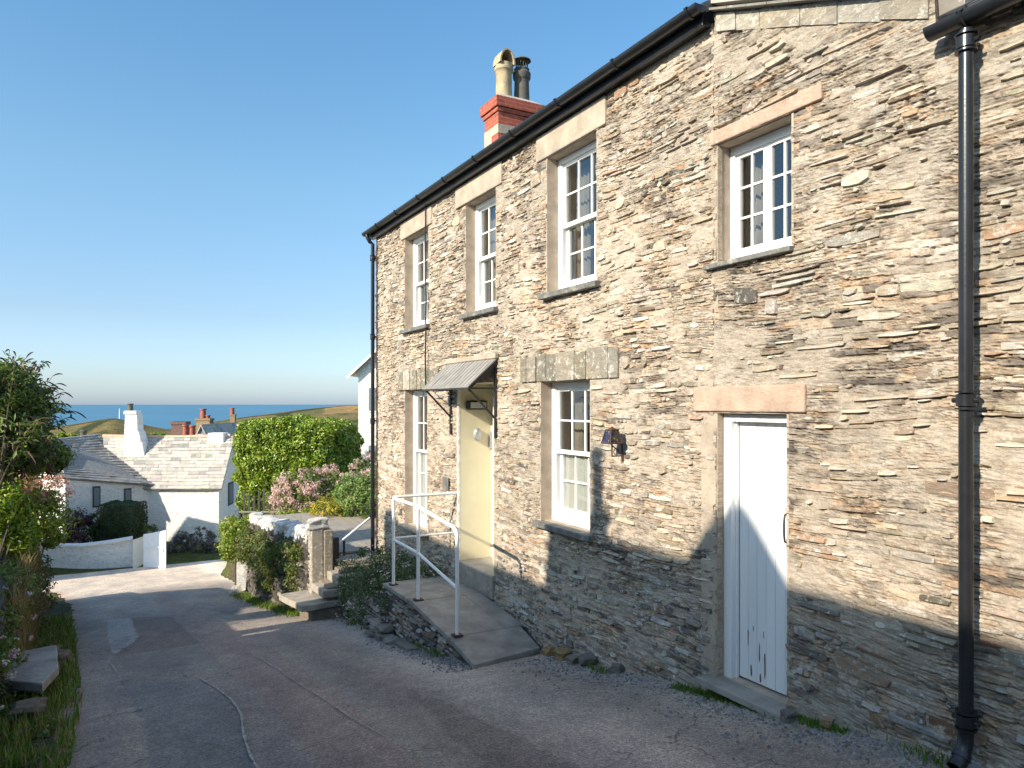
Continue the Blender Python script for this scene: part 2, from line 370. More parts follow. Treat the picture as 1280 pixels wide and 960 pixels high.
TONE=[(1,.97,.92),(.82,.80,.78),(1.14,1.14,1.15),(1.22,1.26,1.32),(.62,.60,.60),(1.05,.90,.78),(.92,.93,.95),(.42,.42,.44),(1.1,1.02,.92),(1.0,1.0,1.0)]
def mortar_grid(mb, mp, s0,s1,t0,t1, holes, topf=None, ss_=.014, ts_=.0085, mi=1, seed=1, fine=None):
    def lines(a,b,step,cuts):
        L=list(np.linspace(a,b,max(2,int((b-a)/step)+1)))
        for c in cuts:
            if a<c<b:
                k=min(range(len(L)),key=lambda i:abs(L[i]-c))
                if 0<k<len(L)-1: L[k]=c
        return np.array(L)
    S=lines(s0,s1,ss_,[h[0] for h in holes]+[h[1] for h in holes]); T=lines(t0,t1,ts_,[h[2] for h in holes]+[h[3] for h in holes])
    ss,tt=np.meshgrid(S,T,indexing='ij'); d,C=layered(ss,tt,seed,TONE)
    if topf is not None: tt=np.minimum(tt,topf(ss))
    base=len(mb.v); n,m=ss.shape
    X,Y,Z=mp(ss,tt,d); mb.v.extend(map(tuple,np.stack([X+0*ss,Y+0*ss,Z+0*ss],-1).reshape(-1,3).tolist())); mb.c.extend(map(tuple,C.reshape(-1,3).tolist()))
    cs=(S[:-1]+S[1:])/2; ct=(T[:-1]+T[1:])/2; keep=np.ones((n-1,m-1),bool)
    for h in holes: keep&=~(((cs>h[0])&(cs<h[1]))[:,None]&((ct>h[2])&(ct<h[3]))[None,:])
    I,J=np.nonzero(keep); q=np.stack([I*m+J,(I+1)*m+J,(I+1)*m+J+1,I*m+J+1],-1)+base
    mb.f.extend(map(tuple,q.tolist())); mb.m.extend([mi]*len(q))
# ------------------------------------------------------------------ foliage
def leaves(name, pts, nrm, size, pal, mat, parent=None, aspect=2.2, droop=0., spread=.8, label=None):
    n=len(pts); r=RNG
    d=nrm+r.normal(size=(n,3))*spread; d[:,2]-=droop; d/=np.linalg.norm(d,axis=1)[:,None]+1e-9
    a=np.cross(d,r.normal(size=(n,3))); a/=np.linalg.norm(a,axis=1)[:,None]+1e-9
    b=np.cross(d,a)
    s=(size[0]+(size[1]-size[0])*r.random(n))[:,None]
    # leaf lies along a, width along b, folded slightly along its midrib
    p0=pts-a*s*.5; p2=pts+a*s*.5 - np.array([0,0,1])*droop*s*.2
    w=s/aspect*.5
    p1=pts+b*w+d*w*.35; p3=pts-b*w+d*w*.35
    V=np.stack([p0,p1,p2,p3],1).reshape(-1,3)
    off=root_loc(parent) if parent is not None else Vector((float(pts[:,0].mean()),float(pts[:,1].mean()),float(pts[:,2].min())))
    V=V-np.array(off)
    me=bpy.data.meshes.new(name); me.vertices.add(4*n); me.vertices.foreach_set('co',V.ravel())
    idx=np.arange(n)[:,None]*4; tri=np.concatenate([idx+np.array([[0,1,2]]),idx+np.array([[0,2,3]])],1).reshape(-1)
    me.loops.add(6*n); me.loops.foreach_set('vertex_index',tri); me.polygons.add(2*n)
    me.polygons.foreach_set('loop_start',np.arange(2*n)*3)
    ws=np.array([p[0] for p in pal],float); ws/=ws.sum(); ci=r.choice(len(pal),size=n,p=ws)
    C=np.array([p[1] for p in pal])[ci]*(r.uniform(.75,1.25,size=(n,1)))
    C=np.repeat(np.c_[C,np.ones(n)],4,axis=0)
    at=me.color_attributes.new('Col','FLOAT_COLOR','POINT'); at.data.foreach_set('color',C.ravel())
    me.materials.append(mat); me.update(calc_edges=True); me.validate()
    o=bpy.data.objects.new(name,me)
    if parent is None: o.location=off
    link(o,parent)
    if label: o['label']=label
    return o
def clumps(ells, k, n, cr=(.12,.3), shell=(.72,1.04), zmin=None, flat=.8):
    """leaf positions gathered in clumps on the shells of ellipsoids"""
    r=RNG; E=np.array(ells,float); vol=(E[:,3]*E[:,4]+E[:,4]*E[:,5]+E[:,3]*E[:,5]); vol/=vol.sum()
    e=E[r.choice(len(E),size=k,p=vol)]
    d=r.normal(size=(k,3)); d/=np.linalg.norm(d,axis=1)[:,None]
    cc=e[:,:3]+d*e[:,3:]*r.uniform(*shell,size=(k,1)); cn=d
    rr=r.uniform(*cr,size=k)
    i=r.integers(0,k,size=n); q=r.normal(size=(n,3)); q/=np.linalg.norm(q,axis=1)[:,None]
    p=cc[i]+q*(rr[i]*r.random(n)**.45)[:,None]*np.array([1,1,flat]); nn=q*.7+cn[i]*.6+np.array([0,0,.25])
    ok=np.ones(n,bool)
    if zmin is not None: ok&=p[:,2]>zmin
    return p[ok],nn[ok]
GREEN_BRIGHT=[(3,(.21,.30,.03)),(3,(.14,.22,.02)),(2.6,(.32,.40,.05)),(.8,(.06,.11,.018)),(.9,(.40,.42,.08))]
GREEN_MID=[(3,(.09,.15,.035)),(3,(.13,.19,.04)),(1.8,(.20,.25,.06)),(.8,(.05,.09,.025))]
GREEN_DARK=[(3,(.03,.06,.02)),(2,(.05,.085,.028)),(1,(.075,.11,.035)),(.4,(.10,.08,.03))]
PINK=[(3,(.66,.45,.48)),(3,(.74,.56,.53)),(3,(.68,.52,.38)),(.7,(.55,.30,.32)),(1.5,(.60,.50,.34))]
# ------------------------------------------------------------------ ground
def sm(a,b,x):
    t=np.clip((x-a)/(b-a),0,1); return t*t*(3-2*t)
def lane_z(y):
    y=np.asarray(y,float)
    z=-1.6-.16*y
    z=np.where(y>31,-6.56-.16*2*(1-np.exp(-np.maximum(y-31,0)/2)),z)
    return np.where(y<-30,3.2+0*y,z)
def crest(u):
    return np.interp(u,[-600,0,70,100,140,165,185,210,235,262,290,340,380,420,447,520,900,2000],
                       [530,527,529,525,520,524,529,533.5,530,526,522,516,511,507.5,506,503,498,495])
def lane_edges(y):
    xl=np.interp(y,[-8,3,6,9,13,20,26,29,33.5],[-.3,-.38,-.46,-.52,-.62,-.9,-1.6,-6,-9])
    xr=np.interp(y,[-8,8.9,10,11.5,13,15,18,20.5,23,26,29,31,33.5],[4.25,4.25,3.6,3.35,2.75,2.65,2.7,2.9,3.6,5.5,9,16,16])
    return xl,xr
def gz(x,y):
    x=np.asarray(x,float); y=np.asarray(y,float)
    z=lane_z(y)
    # bank on the left of the lane
    bank=2.1*sm(-1.35,-2.6,x)*sm(20.5,17,y); z=z+bank
    # raised garden on the right beyond the cottage
    gt=-2.95-.055*(y-13); w=sm(3.0,3.25,x)*sm(12.35,12.5,y)*sm(27.5,21,y); z=z*(1-w)+np.maximum(gt,z)*w
    xl_,xr_=lane_edges(y); inl=sm(0,.12,x-xl_-.02)*sm(0,.12,xr_-x)*(y>-7.5)*(y<33.2); z=z-.09*inl
    d=SA*x+CA*y; L=CA*x-SA*y; r=np.hypot(x,y)
    u=640+F*L/np.maximum(d,1e-3); u=np.where(d<5,np.where(L>0,2000,-600),u)
    zc=-(crest(u)-505)/F*480
    rr=np.maximum(r-46,0)
    valley=-6.9-17*sm(0,110,rr)
    z=np.where(rr>0,valley,z)
    nz=4*np.sin(x*.021+1)*np.sin(y*.017)+2.*np.sin(x*.05+y*.03)
    hill=valley+(zc-valley)*sm(170,460,r)+nz*sm(80,200,r)*sm(470,300,r)
    z=np.where(r>90,hill,z)
    z=z*(1-sm(470,900,r))+(-75)*sm(470,900,r)
    return z
def make_ground():
    rs=np.concatenate([np.linspace(.25,46,230),np.geomspace(47,1000,150),np.geomspace(1200,60000,14)])
    fa=np.concatenate([np.linspace(-62,62,420,endpoint=False),np.linspace(62,298,80,endpoint=False)])
    th=np.pi/2-A+0*fa-np.radians(fa)   # forward is at angle (90deg - A)
    R,T=np.meshgrid(rs,th,indexing='ij'); Xg=R*np.cos(T); Yg=R*np.sin(T); Z=gz(Xg,Yg)
    n,m=R.shape; V=np.stack([Xg,Yg,Z],-1).reshape(-1,3)
    V=np.vstack([V,[[0,0,-1.6]]])
    i,j=np.meshgrid(np.arange(n-1),np.arange(m),indexing='ij'); j2=(j+1)%m
    Fc=np.stack([i*m+j,(i+1)*m+j,(i+1)*m+j2,i*m+j2],-1).reshape(-1,4)
    faces=[tuple(f) for f in Fc.tolist()]+[(n*m,k,(k+1)%m) for k in range(m)]
    me=bpy.data.meshes.new('ground'); me.from_pydata(V.tolist(),[],faces)
    r=np.hypot(V[:,0],V[:,1]); d=SA*V[:,0]+CA*V[:,1]; L=CA*V[:,0]-SA*V[:,1]; u=640+F*L/np.maximum(d,1)
    near=np.array([.12,.105,.075]); grass=np.array([.115,.125,.045]); hillc=np.array([.185,.155,.075]); field=np.array([.36,.23,.115])
    C=np.where((r<24)[:,None],near,grass)
    C=np.where((r>170)[:,None],hillc,C)
    C=np.where(((r>395)&(u>405)&(u<900))[:,None],field,C)
    C=np.where(((r>300)&(r<345)&(np.sin(L*.05)>0))[:,None],np.array([.10,.12,.04]),C)
    at=me.color_attributes.new('Col','FLOAT_COLOR','POINT'); at.data.foreach_set('color',np.c_[C,np.ones(len(C))].ravel())
    me.materials.append(M['terrain']); me.polygons.foreach_set('use_smooth',[True]*len(me.polygons))
    o=bpy.data.objects.new('ground',me); link(o); o['kind']='structure'; return o
make_ground()
b=MB(); S_=70000
b.add([(-S_,-S_,-60),(S_,-S_,-60),(S_,S_,-60),(-S_,S_,-60)],[(0,1,2,3)]); tag(b.build('sea',M['sea']),kind='structure')
# lane
def in_poly(x,y,poly):
    c=np.zeros(x.shape,bool); j=len(poly)-1
    for i in range(len(poly)):
        xi,yi=poly[i];xj,yj=poly[j]
        c^=((yi>y)!=(yj>y))&(x<(xj-xi)*(y-yi)/(yj-yi+1e-12)+xi); j=i
    return c
def gp(u,v):
    l=(u-640)/F; w=-(v-505)/F; rx=SA+l*CA; ry=CA-l*SA; t=-1.6/(w+.16*ry); return (rx*t,ry*t)
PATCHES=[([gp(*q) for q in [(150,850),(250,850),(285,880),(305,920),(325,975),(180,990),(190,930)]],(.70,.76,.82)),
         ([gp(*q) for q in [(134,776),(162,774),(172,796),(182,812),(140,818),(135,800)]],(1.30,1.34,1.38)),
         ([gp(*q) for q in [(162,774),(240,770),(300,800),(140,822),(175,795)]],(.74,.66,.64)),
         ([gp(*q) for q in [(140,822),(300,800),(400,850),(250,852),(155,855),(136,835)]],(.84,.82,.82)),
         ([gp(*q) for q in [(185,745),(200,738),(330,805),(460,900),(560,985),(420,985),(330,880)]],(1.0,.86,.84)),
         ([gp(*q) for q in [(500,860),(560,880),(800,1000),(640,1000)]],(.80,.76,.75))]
def make_lane():
    ys=np.arange(-8,33.6,.06); ns=150
    xl,xr=lane_edges(ys); xl=xl+.05*np.sin(ys*3.1)+.03*np.sin(ys*7.7); xr=xr+.02*np.sin(ys*4)
    W=np.linspace(0,1,ns)[None,:]; Xs=xl[:,None]*(1-W)+xr[:,None]*W; Ys=np.repeat(ys[:,None],ns,1)
    camber=-.03*(2*W-1)**2*sm(27,22,Ys)+.02
    Z=lane_z(Ys)+camber+.012*vnoise(Xs,Ys,5,.9)+.006*vnoise(Xs,Ys,6,4)
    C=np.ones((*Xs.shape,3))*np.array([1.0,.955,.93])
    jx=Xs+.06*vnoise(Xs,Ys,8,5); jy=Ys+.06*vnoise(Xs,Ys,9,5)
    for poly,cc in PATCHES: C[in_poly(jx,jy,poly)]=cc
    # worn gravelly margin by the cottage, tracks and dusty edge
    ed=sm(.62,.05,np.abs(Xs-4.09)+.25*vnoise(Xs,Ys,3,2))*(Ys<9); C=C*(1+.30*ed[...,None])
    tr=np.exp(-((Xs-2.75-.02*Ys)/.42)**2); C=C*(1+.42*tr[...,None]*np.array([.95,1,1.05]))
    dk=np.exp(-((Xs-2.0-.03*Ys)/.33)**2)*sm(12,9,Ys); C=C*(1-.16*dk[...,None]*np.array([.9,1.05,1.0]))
    C=C*(1+.9*sm(21,24,Ys)[...,None]*np.array([1.1,1,.85]))  # warm brightening puts the far junction's sunlight into the road colour
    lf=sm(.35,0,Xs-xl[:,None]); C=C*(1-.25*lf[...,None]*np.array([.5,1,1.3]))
    m,n=Xs.shape; V=np.stack([Xs,Ys,Z],-1).reshape(-1,3)
    i,j=np.meshgrid(np.arange(m-1),np.arange(n-1),indexing='ij')
    Fc=np.stack([i*n+j,i*n+j+1,(i+1)*n+j+1,(i+1)*n+j],-1).reshape(-1,4)
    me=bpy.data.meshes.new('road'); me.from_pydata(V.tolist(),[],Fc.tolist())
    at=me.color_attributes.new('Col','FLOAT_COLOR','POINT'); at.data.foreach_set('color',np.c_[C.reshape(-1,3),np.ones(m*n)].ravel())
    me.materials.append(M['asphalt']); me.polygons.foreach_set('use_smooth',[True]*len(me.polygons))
    o=bpy.data.objects.new('road',me); link(o); o['kind']='structure'; return o
make_lane()
def lane_h(x,y):
    xl,xr=lane_edges(np.array([y])); w=(x-xl[0])/(xr[0]-xl[0])
    return float(lane_z(y))-.03*(2*w-1)**2*float(sm(27,22,np.array(y)))+.02
# sealed cracks
b=MB()
def seam(uv,w0):
    pts=[gp(*q) for q in uv]; fine=[]
    for k in range(len(pts)-1):
        for t in np.linspace(0,1,14,endpoint=False):
            fine.append(((pts[k][0]*(1-t)+pts[k+1][0]*t),(pts[k][1]*(1-t)+pts[k+1][1]*t)))
    fine.append(pts[-1]); vs=[]
    for k,(x,y) in enumerate(fine):
        a=fine[max(0,k-1)]; c=fine[min(len(fine)-1,k+1)]; dx,dy=c[0]-a[0],c[1]-a[1]; l=math.hypot(dx,dy)+1e-9
        w=w0*(.75+.4*math.sin(k*.7+w0*900)*math.sin(k*.23)+random.uniform(-.12,.12)); ox=random.uniform(-.004,.004)
        x+=ox; z=lane_h(x,y)+.011
        vs+=[(x-dy/l*w,y+dx/l*w,z),(x+dy/l*w,y-dx/l*w,z)]
    b.add(vs,[(2*k,2*k+1,2*k+3,2*k+2) for k in range(len(fine)-1)])
seam([(250,850),(272,864),(290,878),(302,897),(304,920),(312,945),(325,970)],.012)
seam([(322,824),(345,838),(372,857),(400,874),(440,902),(480,925)],.007)
seam([(190,745),(202,756),(212,766)],.012)
seam([(136,826),(150,848)],.010)
seam([(134,822),(200,816),(262,806),(300,800)],.006)
seam([(150,851),(200,850),(250,849)],.005)
seam([(240,748),(262,762),(290,778),(318,786)],.006)
tag(b.build('road_seams',M['tar_seam']),kind='structure')
# loose gravel along the foot of the wall and verge
def gravel(name,n,fn,s=(.006,.02)):
    g=MB()
    for _ in range(n):
        x,y,z=fn(); r=random.uniform(*s); k=random.uniform(.5,1.6); c=(.20*k,.19*k,.18*k)
        q=[(x+r*random.uniform(.6,1.2)*dx,y+r*random.uniform(.6,1.2)*dy,z+r*.8*dz) for dx,dy,dz in ((1,0,0),(0,1,0),(-1,0,0),(0,-1,0),(0,0,1))]
        g.add(q,[(0,1,4),(1,2,4),(2,3,4),(3,0,4)],0,c)
    return g
def gfn():
    y=random.uniform(1.5,12); 
    if y>9: x=lane_edges(np.array([y]))[1][0]-abs(random.gauss(0,.18))
    elif y>6.4: x=3.15-abs(random.gauss(0,.16))
    else: x=4.09-abs(random.gauss(0,.28))
    return x,y,lane_h(x,y)
m_,nt_,b_,o_=nodes('gravel_mat'); a_=N(nt_,'ShaderNodeAttribute',attribute_name='Col'); nt_.links.new(a_.outputs['Color'],b_.inputs['Base Color']); b_.inputs['Roughness'].default_value=.9
tag(gravel('gravel',5200,gfn).build('gravel',M['gravel_mat']),'loose grey grit gathered along the foot of the stone walls','gravel',kind='stuff')

# ================================================================== STONE COTTAGE
Y0c,Y1c=4.16,12.47
mpF=lambda s,t,d:(WX-d,s,t)
UP=[(10.0,11.0,1.19,2.66),(7.83,8.70,1.19,2.66),(5.72,6.64,1.19,2.66)]
LL=(10.05,11.0,-1.93,.22); LR=(5.83,6.77,-1.28,.24); DR=(7.89,8.93,-2.2,.28)
holes=UP+[LL,LR,DR]
lint=[(9.85,11.16,2.66,2.90),(7.66,9.0,2.66,2.90),(5.56,6.84,2.66,2.90),(9.6,11.25,.22,.52),(5.36,7.18,.24,.54)]
def clear(hs,pad=.0):
    def f(a,b,lo,hi):
        for h in hs:
            if a<h[1]+pad and b>h[0]-pad and lo<h[3]+pad and hi>h[2]-pad: return False
        return True
    return f
cot=thing('stone_cottage',(WX+2.6,8.3,-3.0),'two storey cottage of rubble slate with white sash windows and hooded yellow doorway','cottage')
b=MB()
cl=clear(holes+lint,.004)
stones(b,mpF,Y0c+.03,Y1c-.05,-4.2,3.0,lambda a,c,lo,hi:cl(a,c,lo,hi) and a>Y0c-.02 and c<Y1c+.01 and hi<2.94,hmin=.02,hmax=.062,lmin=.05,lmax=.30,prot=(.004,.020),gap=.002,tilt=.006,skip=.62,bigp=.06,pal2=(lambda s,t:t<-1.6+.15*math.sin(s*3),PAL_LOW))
print('stones main',len(b.f))
mortar_grid(b,mpF,Y0c,Y1c,-3.75,2.97,holes); b.box(WX+.004,WX+.05,4.12,4.19,-2.6,2.92,1,(.9,.88,.85))
# far end and back walls, inner skin
b.box(WX+.02,WX+5.2,Y1c-.45,Y1c-.004,-4.4,3.05,1); b.box(WX+4.75,WX+5.2,Y0c,Y1c-.5,-4.4,3.05,1)
b.add([(WX+.3,Y1c-.004,3.0),(WX+5.0,Y1c-.004,3.0),(6.67,Y1c-.004,4.9),(WX+.3,Y1c-.45,3.0),(WX+5.0,Y1c-.45,3.0),(6.67,Y1c-.45,4.9)],[(0,1,2),(3,5,4),(0,2,5,3),(1,4,5,2)],1)
b.box(WX+.1,WX+5.2,Y0c,Y0c+.3,-4,3.0,1)
b.box(WX+.45,WX+5.2,Y0c,Y1c,2.95,3.0,1)
cotwall=b.build('wall',[M['rubble'],M['mortar']],cot)
# quoins on the far corner
# ---- openings
def pl_box(mb,y0,y1,z0,z1,xa,xb,mi=0): mb.box(xa,xb,y0,y1,z0,z1,mi)
def reveal(par,h,depth,name='reveal',mat='reveal_plaster',proud=-.001,t=.014,thick=.42):
    y0,y1,z0,z1=h; q=MB(); x0=WX-proud; x1=WX+depth
    q.box(x0,x1+thick-depth,y1-.004,y1+t,z0,z1+.0); q.box(x0,x1+thick-depth,y0-t,y0+.004,z0,z1+.0)
    q.box(x0+.012,x1+thick-depth,y0-t,y1+t,z1-.004,z1+t*.6)
    q.box(x0+.05,x1+thick-depth,y0-t,y1+t,z0-t,z0+.003)
    return q.build(name,M[mat],par)
def sash(name,par,y0,y1,z0,z1,x,cols,rows,st=.045,bar=.018,rb=.045,rt=.04,th=.035):
    q=MB(); q.box(x,x+th,y0,y0+st,z0,z1); q.box(x,x+th,y1-st,y1,z0,z1)
    q.box(x+.001,x+th-.001,y0+st,y1-st,z0,z0+rb); q.box(x+.001,x+th-.001,y0+st,y1-st,z1-rt,z1)
    a0,a1=y0+st,y1-st; c0,c1=z0+rb,z1-rt
    for k in range(1,cols):
        yy=a0+(a1-a0)*k/cols; q.box(x+.005,x+th-.006,yy-bar/2,yy+bar/2,c0,c1)
    for k in range(1,rows):
        zz=c0+(c1-c0)*k/rows; q.box(x+.007,x+th-.008,a0,a1,zz-bar/2,zz+bar/2)
    o=q.build(name,M['white_paint'],par)
    g=MB(); g.add([(x+.018,a0-.005,c0-.005),(x+.018,a0-.005,c1+.005),(x+.018,a1+.005,c1+.005),(x+.018,a1+.005,c0-.005)],[(0,1,2,3)]); g.build('pane',M['window_glass'],o)
    return o
def curtain(par,y0,y1,z0,z1,x,mat,folds=7,amp=.02):
    q=MB(); n=folds*8; vs=[]
    for i in range(n+1):
        w=i/n; yy=y0+(y1-y0)*w; xx=x+amp*math.sin(w*folds*2*math.pi)+amp*.4*math.sin(w*folds*4.3+1)
        vs+=[(xx,yy,z0),(xx+.01*math.sin(w*9),yy,z1)]
    q.add(vs,[(2*i,2*i+2,2*i+3,2*i+1) for i in range(n)]); return q.build('curtain',M[mat],par,smooth=True)
def sash_window(par,h,rows=(2,2),dep=.14,split=.5,cur=None,sill=True,label=None):
    y0,y1,z0,z1=h; x=WX+dep; q=MB(); fw=.055
    y0+=.005; y1-=.005; z0+=.004; z1-=.006
    q.box(x,x+.13,y0,y0+fw,z0,z1); q.box(x,x+.13,y1-fw,y1,z0,z1); q.box(x+.001,x+.129,y0+fw,y1-fw,z1-fw,z1)
    q.box(x-.015,x+.13,y0+fw,y1-fw,z0,z0+fw*1.2)
    q.box(x+.012,x+.032,y0+fw,y0+fw+.012,z0+fw,z1-fw); q.box(x+.012,x+.032,y1-fw-.012,y1-fw,z0+fw,z1-fw)
    w=q.build('window',M['white_paint'],par,bevel=.004)
    if label: w['label']=label
    zm=z0+(z1-z0)*split
    sash('upper_sash',w,y0+fw,y1-fw,zm-.02,z1-fw,x+.034,3,rows[0])
    lo=sash('lower_sash',w,y0+fw,y1-fw,z0+fw*1.2,zm+.02,x+.078,3,rows[1],rb=.075)
    reveal(w,h,dep)
    if sill:
        q=MB(); pr=.075; e=.07
        q.box(WX-pr,WX+dep+.02,h[0]-e,h[1]+e,h[2]-.062,h[2]-.002,0)
        q.build('sill',M['slate_sill'],w,bevel=.008)
    if cur:
        for c in cur: curtain(w,*c)
    return w
for i,h in enumerate(UP):
    y0,y1,z0,z1=h
    sash_window(cot,h,cur=[(y1-.34,y1-.06,z0+.08,z1-.1,WX+.36,'curtain_brown',4,.025),(y0+.06,y0+.2,z0+.08,z1-.1,WX+.36,'curtain_brown',2,.025)])
sash_window(cot,LL,rows=(2,3),split=.55,sill=True,cur=[(LL[0]+.08,LL[1]-.08,LL[2]+.1,-.75,WX+.262,'cloth',6,.012),(LL[1]-.3,LL[1]-.05,-.7,.1,WX+.4,'curtain_brown',3,.02)])
sash_window(cot,LR,rows=(2,2),cur=[(LR[0]+.07,LR[1]-.07,LR[2]+.1,-.53,WX+.262,'cloth',6,.012),(LR[1]-.25,LR[1]-.05,-.55,.15,WX+.42,'curtain_brown',3,.02)])
# lintels: rendered upper ones, set slabs over the lower ones
for h in lint[:3]:
    b=MB(); b.box(WX-.022,WX+.03,h[0],h[1],h[2]+.001,h[3]+.035); b.build('lintel',M['render_plaster'],cot,bevel=.012)
def slab_lintel(y0,y1,z0,z1,seed):
    random.seed(seed); q=MB(); y=y0; x0=WX-.016
    while y<y1-.02:
        w=min(random.choice([.11,.2,.3,.36,.16]),y1-y); dz=random.uniform(-.02,.02); t=random.uniform(0,.016)
        c=random.choice([(.42,.37,.29),(.34,.30,.22),(.50,.46,.38),(.30,.27,.21)])
        q.box(x0-t,WX+.03,y+.005,y+w-.005,z0+.002+abs(dz)*.3,z1+dz,0,c); y+=w
    return q.build('lintel',M['rubble'],cot,bevel=.007)
slab_lintel(*lint[3],3); slab_lintel(*lint[4],5); random.seed(21)
# doorway
b=MB(); y0,y1,z0,z1=DR
b.box(WX-.004,WX+.62,y1-.012,y1+.02,-2.12,z1); b.box(WX-.004,WX+.62,y0-.02,y0+.012,-2.12,z1); b.box(WX+.0,WX+.62,y0-.01,y1+.01,z1-.01,z1+.02)
rv=b.build('doorway_recess',M['cream_paint'],cot,label='cream painted recess of the front doorway')
b=MB(); b.box(WX-.012,WX+.02,y1-.014,y1+.022,-2.12,z1-.01); b.build('arris',M['whitewash'],rv)
b=MB(); b.box(WX-.035,WX+.64,y0-.02,y1+.03,-2.42,-2.12); b.build('doorstep',M['step_stone'],cot,bevel=.02)
b=MB(); b.box(WX+.50,WX+.60,y0+.012,y0+.07,-2.12,z1-.01); b.box(WX+.50,WX+.60,y1-.07,y1-.012,-2.12,z1-.01); b.box(WX+.501,WX+.599,y0+.07,y1-.07,z1-.07,z1-.012)
df=b.build('door_frame',M['white_paint'],cot)
b=MB(); b.box(WX+.53,WX+.58,y0+.07,y1-.07,-2.11,z1-.07)
for (za,zb) in ((-1.95,-1.2),(-1.05,-.1)):
    for (ya,yb) in ((y0+.16,(y0+y1)/2-.06),((y0+y1)/2+.06,y1-.16)): b.box(WX+.515,WX+.53,ya,yb,za,zb)
fd=b.build('front_door',M['white_paint'],cot,bevel=.004)
b=MB(); b.tube([(WX+.53,y0+.16,-1.12),(WX+.47,y0+.16,-1.12),(WX+.47,y0+.28,-1.12)],.011); b.build('handle',M['iron'],fd)
b=MB(); b.box(WX+.10,WX+.40,y1-.10,y1-.012,-.08,.05); o=b.build('bulkhead_lamp',M['iron'],cot,bevel=.02); b=MB(); b.box(WX+.13,WX+.37,y1-.115,y1-.1,-.055,.025); b.build('lens',M['lamp_cover'],o,bevel=.006)
b=MB(); b.lathe(0,0,[(0,.0),(.062,0),(.066,.03),(.05,.055),(0,.06)],20); b.v=[(WX+.27+p[0]*.9,y1-.012-p[2],-.42+p[1]*1.35) for p in b.v]; b.build('porch_light',M['galv'],cot,smooth=True)
b=MB(); b.box(WX+.46,WX+.5,y1-.04,y1-.012,-.62,-.38); b.build('letter_plate',M['galv'],cot)
# hood over the door
hy0,hy1=7.76,9.2
b=MB(); t=.012
def hoodbox(mb,ya,yb,e0,e1,mi=0):
    n=14; 
    for k in range(n):
        pass
for k in range(26):
    ya=hy0+(hy1-hy0)*k/26; yb=hy0+(hy1-hy0)*(k+1)/26; lift=.006 if k%2 else 0
    b.prism([(WX-.01,ya,.58+lift),(WX-.41,ya,.215+lift),(WX-.41,ya,.20),(WX-.01,ya,.555)],(0,yb-ya-.002,0))
hood=b.build('door_hood',M['lead_hood'],cot)
b=MB(); b.box(WX-.06,WX-.004,hy0-.02,hy1+.02,.555,.62); b.build('flashing',M['render_plaster'],hood,bevel=.01)
b=MB(); b.prism([(WX-.004,hy0+.01,.56),(WX-.40,hy0+.01,.20),(WX-.37,hy0+.01,.185),(WX-.004,hy0+.01,.50)],(0,.02,0))
b.box(WX-.41,WX-.385,hy0,hy1,.178,.199); b.box(WX-.40,WX-.004,hy0+.04,hy0+.06,.18,.2); b.box(WX-.40,WX-.004,hy1-.06,hy1-.04,.18,.2)
b.build('hood_frame',M['iron'],hood)
for yy in (hy0+.05,hy1-.05):
    b=MB(); b.tube([(WX-.39,yy,.19),(WX-.02,yy,-.18)],.014,6); b.box(WX-.03,WX-.004,yy-.018,yy+.018,-.42,.5); b.tube([(WX-.39,yy,.19),(WX-.02,yy,.19)],.010,6)
    b.build('bracket',M['iron'],hood)
# name plate and cable
b=MB(); b.box(WX-.035,WX-.022,9.2,9.4,-1.2,-1.03); b.build('plaque',M['slate_sill'],cot,bevel=.004)
b=MB(); pts=[(WX-.045,10.0+.012*math.sin(z*3.1)+.006*math.sin(z*11),z) for z in np.linspace(3.0,.25,40)]; b.tube(pts,.011,6); b.tube([(WX-.04,10.0,.3),(WX-.2,9.6,.22),(WX-.38,9.2,.2)],.008,5); b.tube([(WX-.04,10.0,.3),(WX-.05,10.15,.05)],.006,5)
b.build('cable',M['black_paint'],cot)
# ---- roof, gutter, fascia
RX,RZ=6.67,4.86
def roof_panel(mb,mp,s0,s1,t1,pal=PAL_ROOF,h=.2,w=(.16,.32),mi=0,lift=.012):
    """overlapping slates in courses up a slope"""
    t=0;r=0
    while t<t1:
        tt=min(t1,t+h*1.15); s=s0-random.random()*w[0]
        while s<s1:
            ww=random.uniform(*w); a=max(s0,s)+.002; c=min(s1,s+ww)-.003; s+=ww
            if c-a<.02: continue
            j=random.uniform(-.012,.012); l=lift*random.uniform(.7,1.8)
            vs=[mp(a,t+j,l),mp(c,t+j+random.uniform(-.01,.01),l*random.uniform(.7,1.2)),mp(c,tt,0.002),mp(a,tt,0.002),mp(a,t+j,-.004),mp(c,t+j,-.004)]
            mb.add(vs,[(0,1,2,3),(4,5,1,0),(1,5,2),(0,3,4)],mi,pick(pal))
        t+=h; r+=1
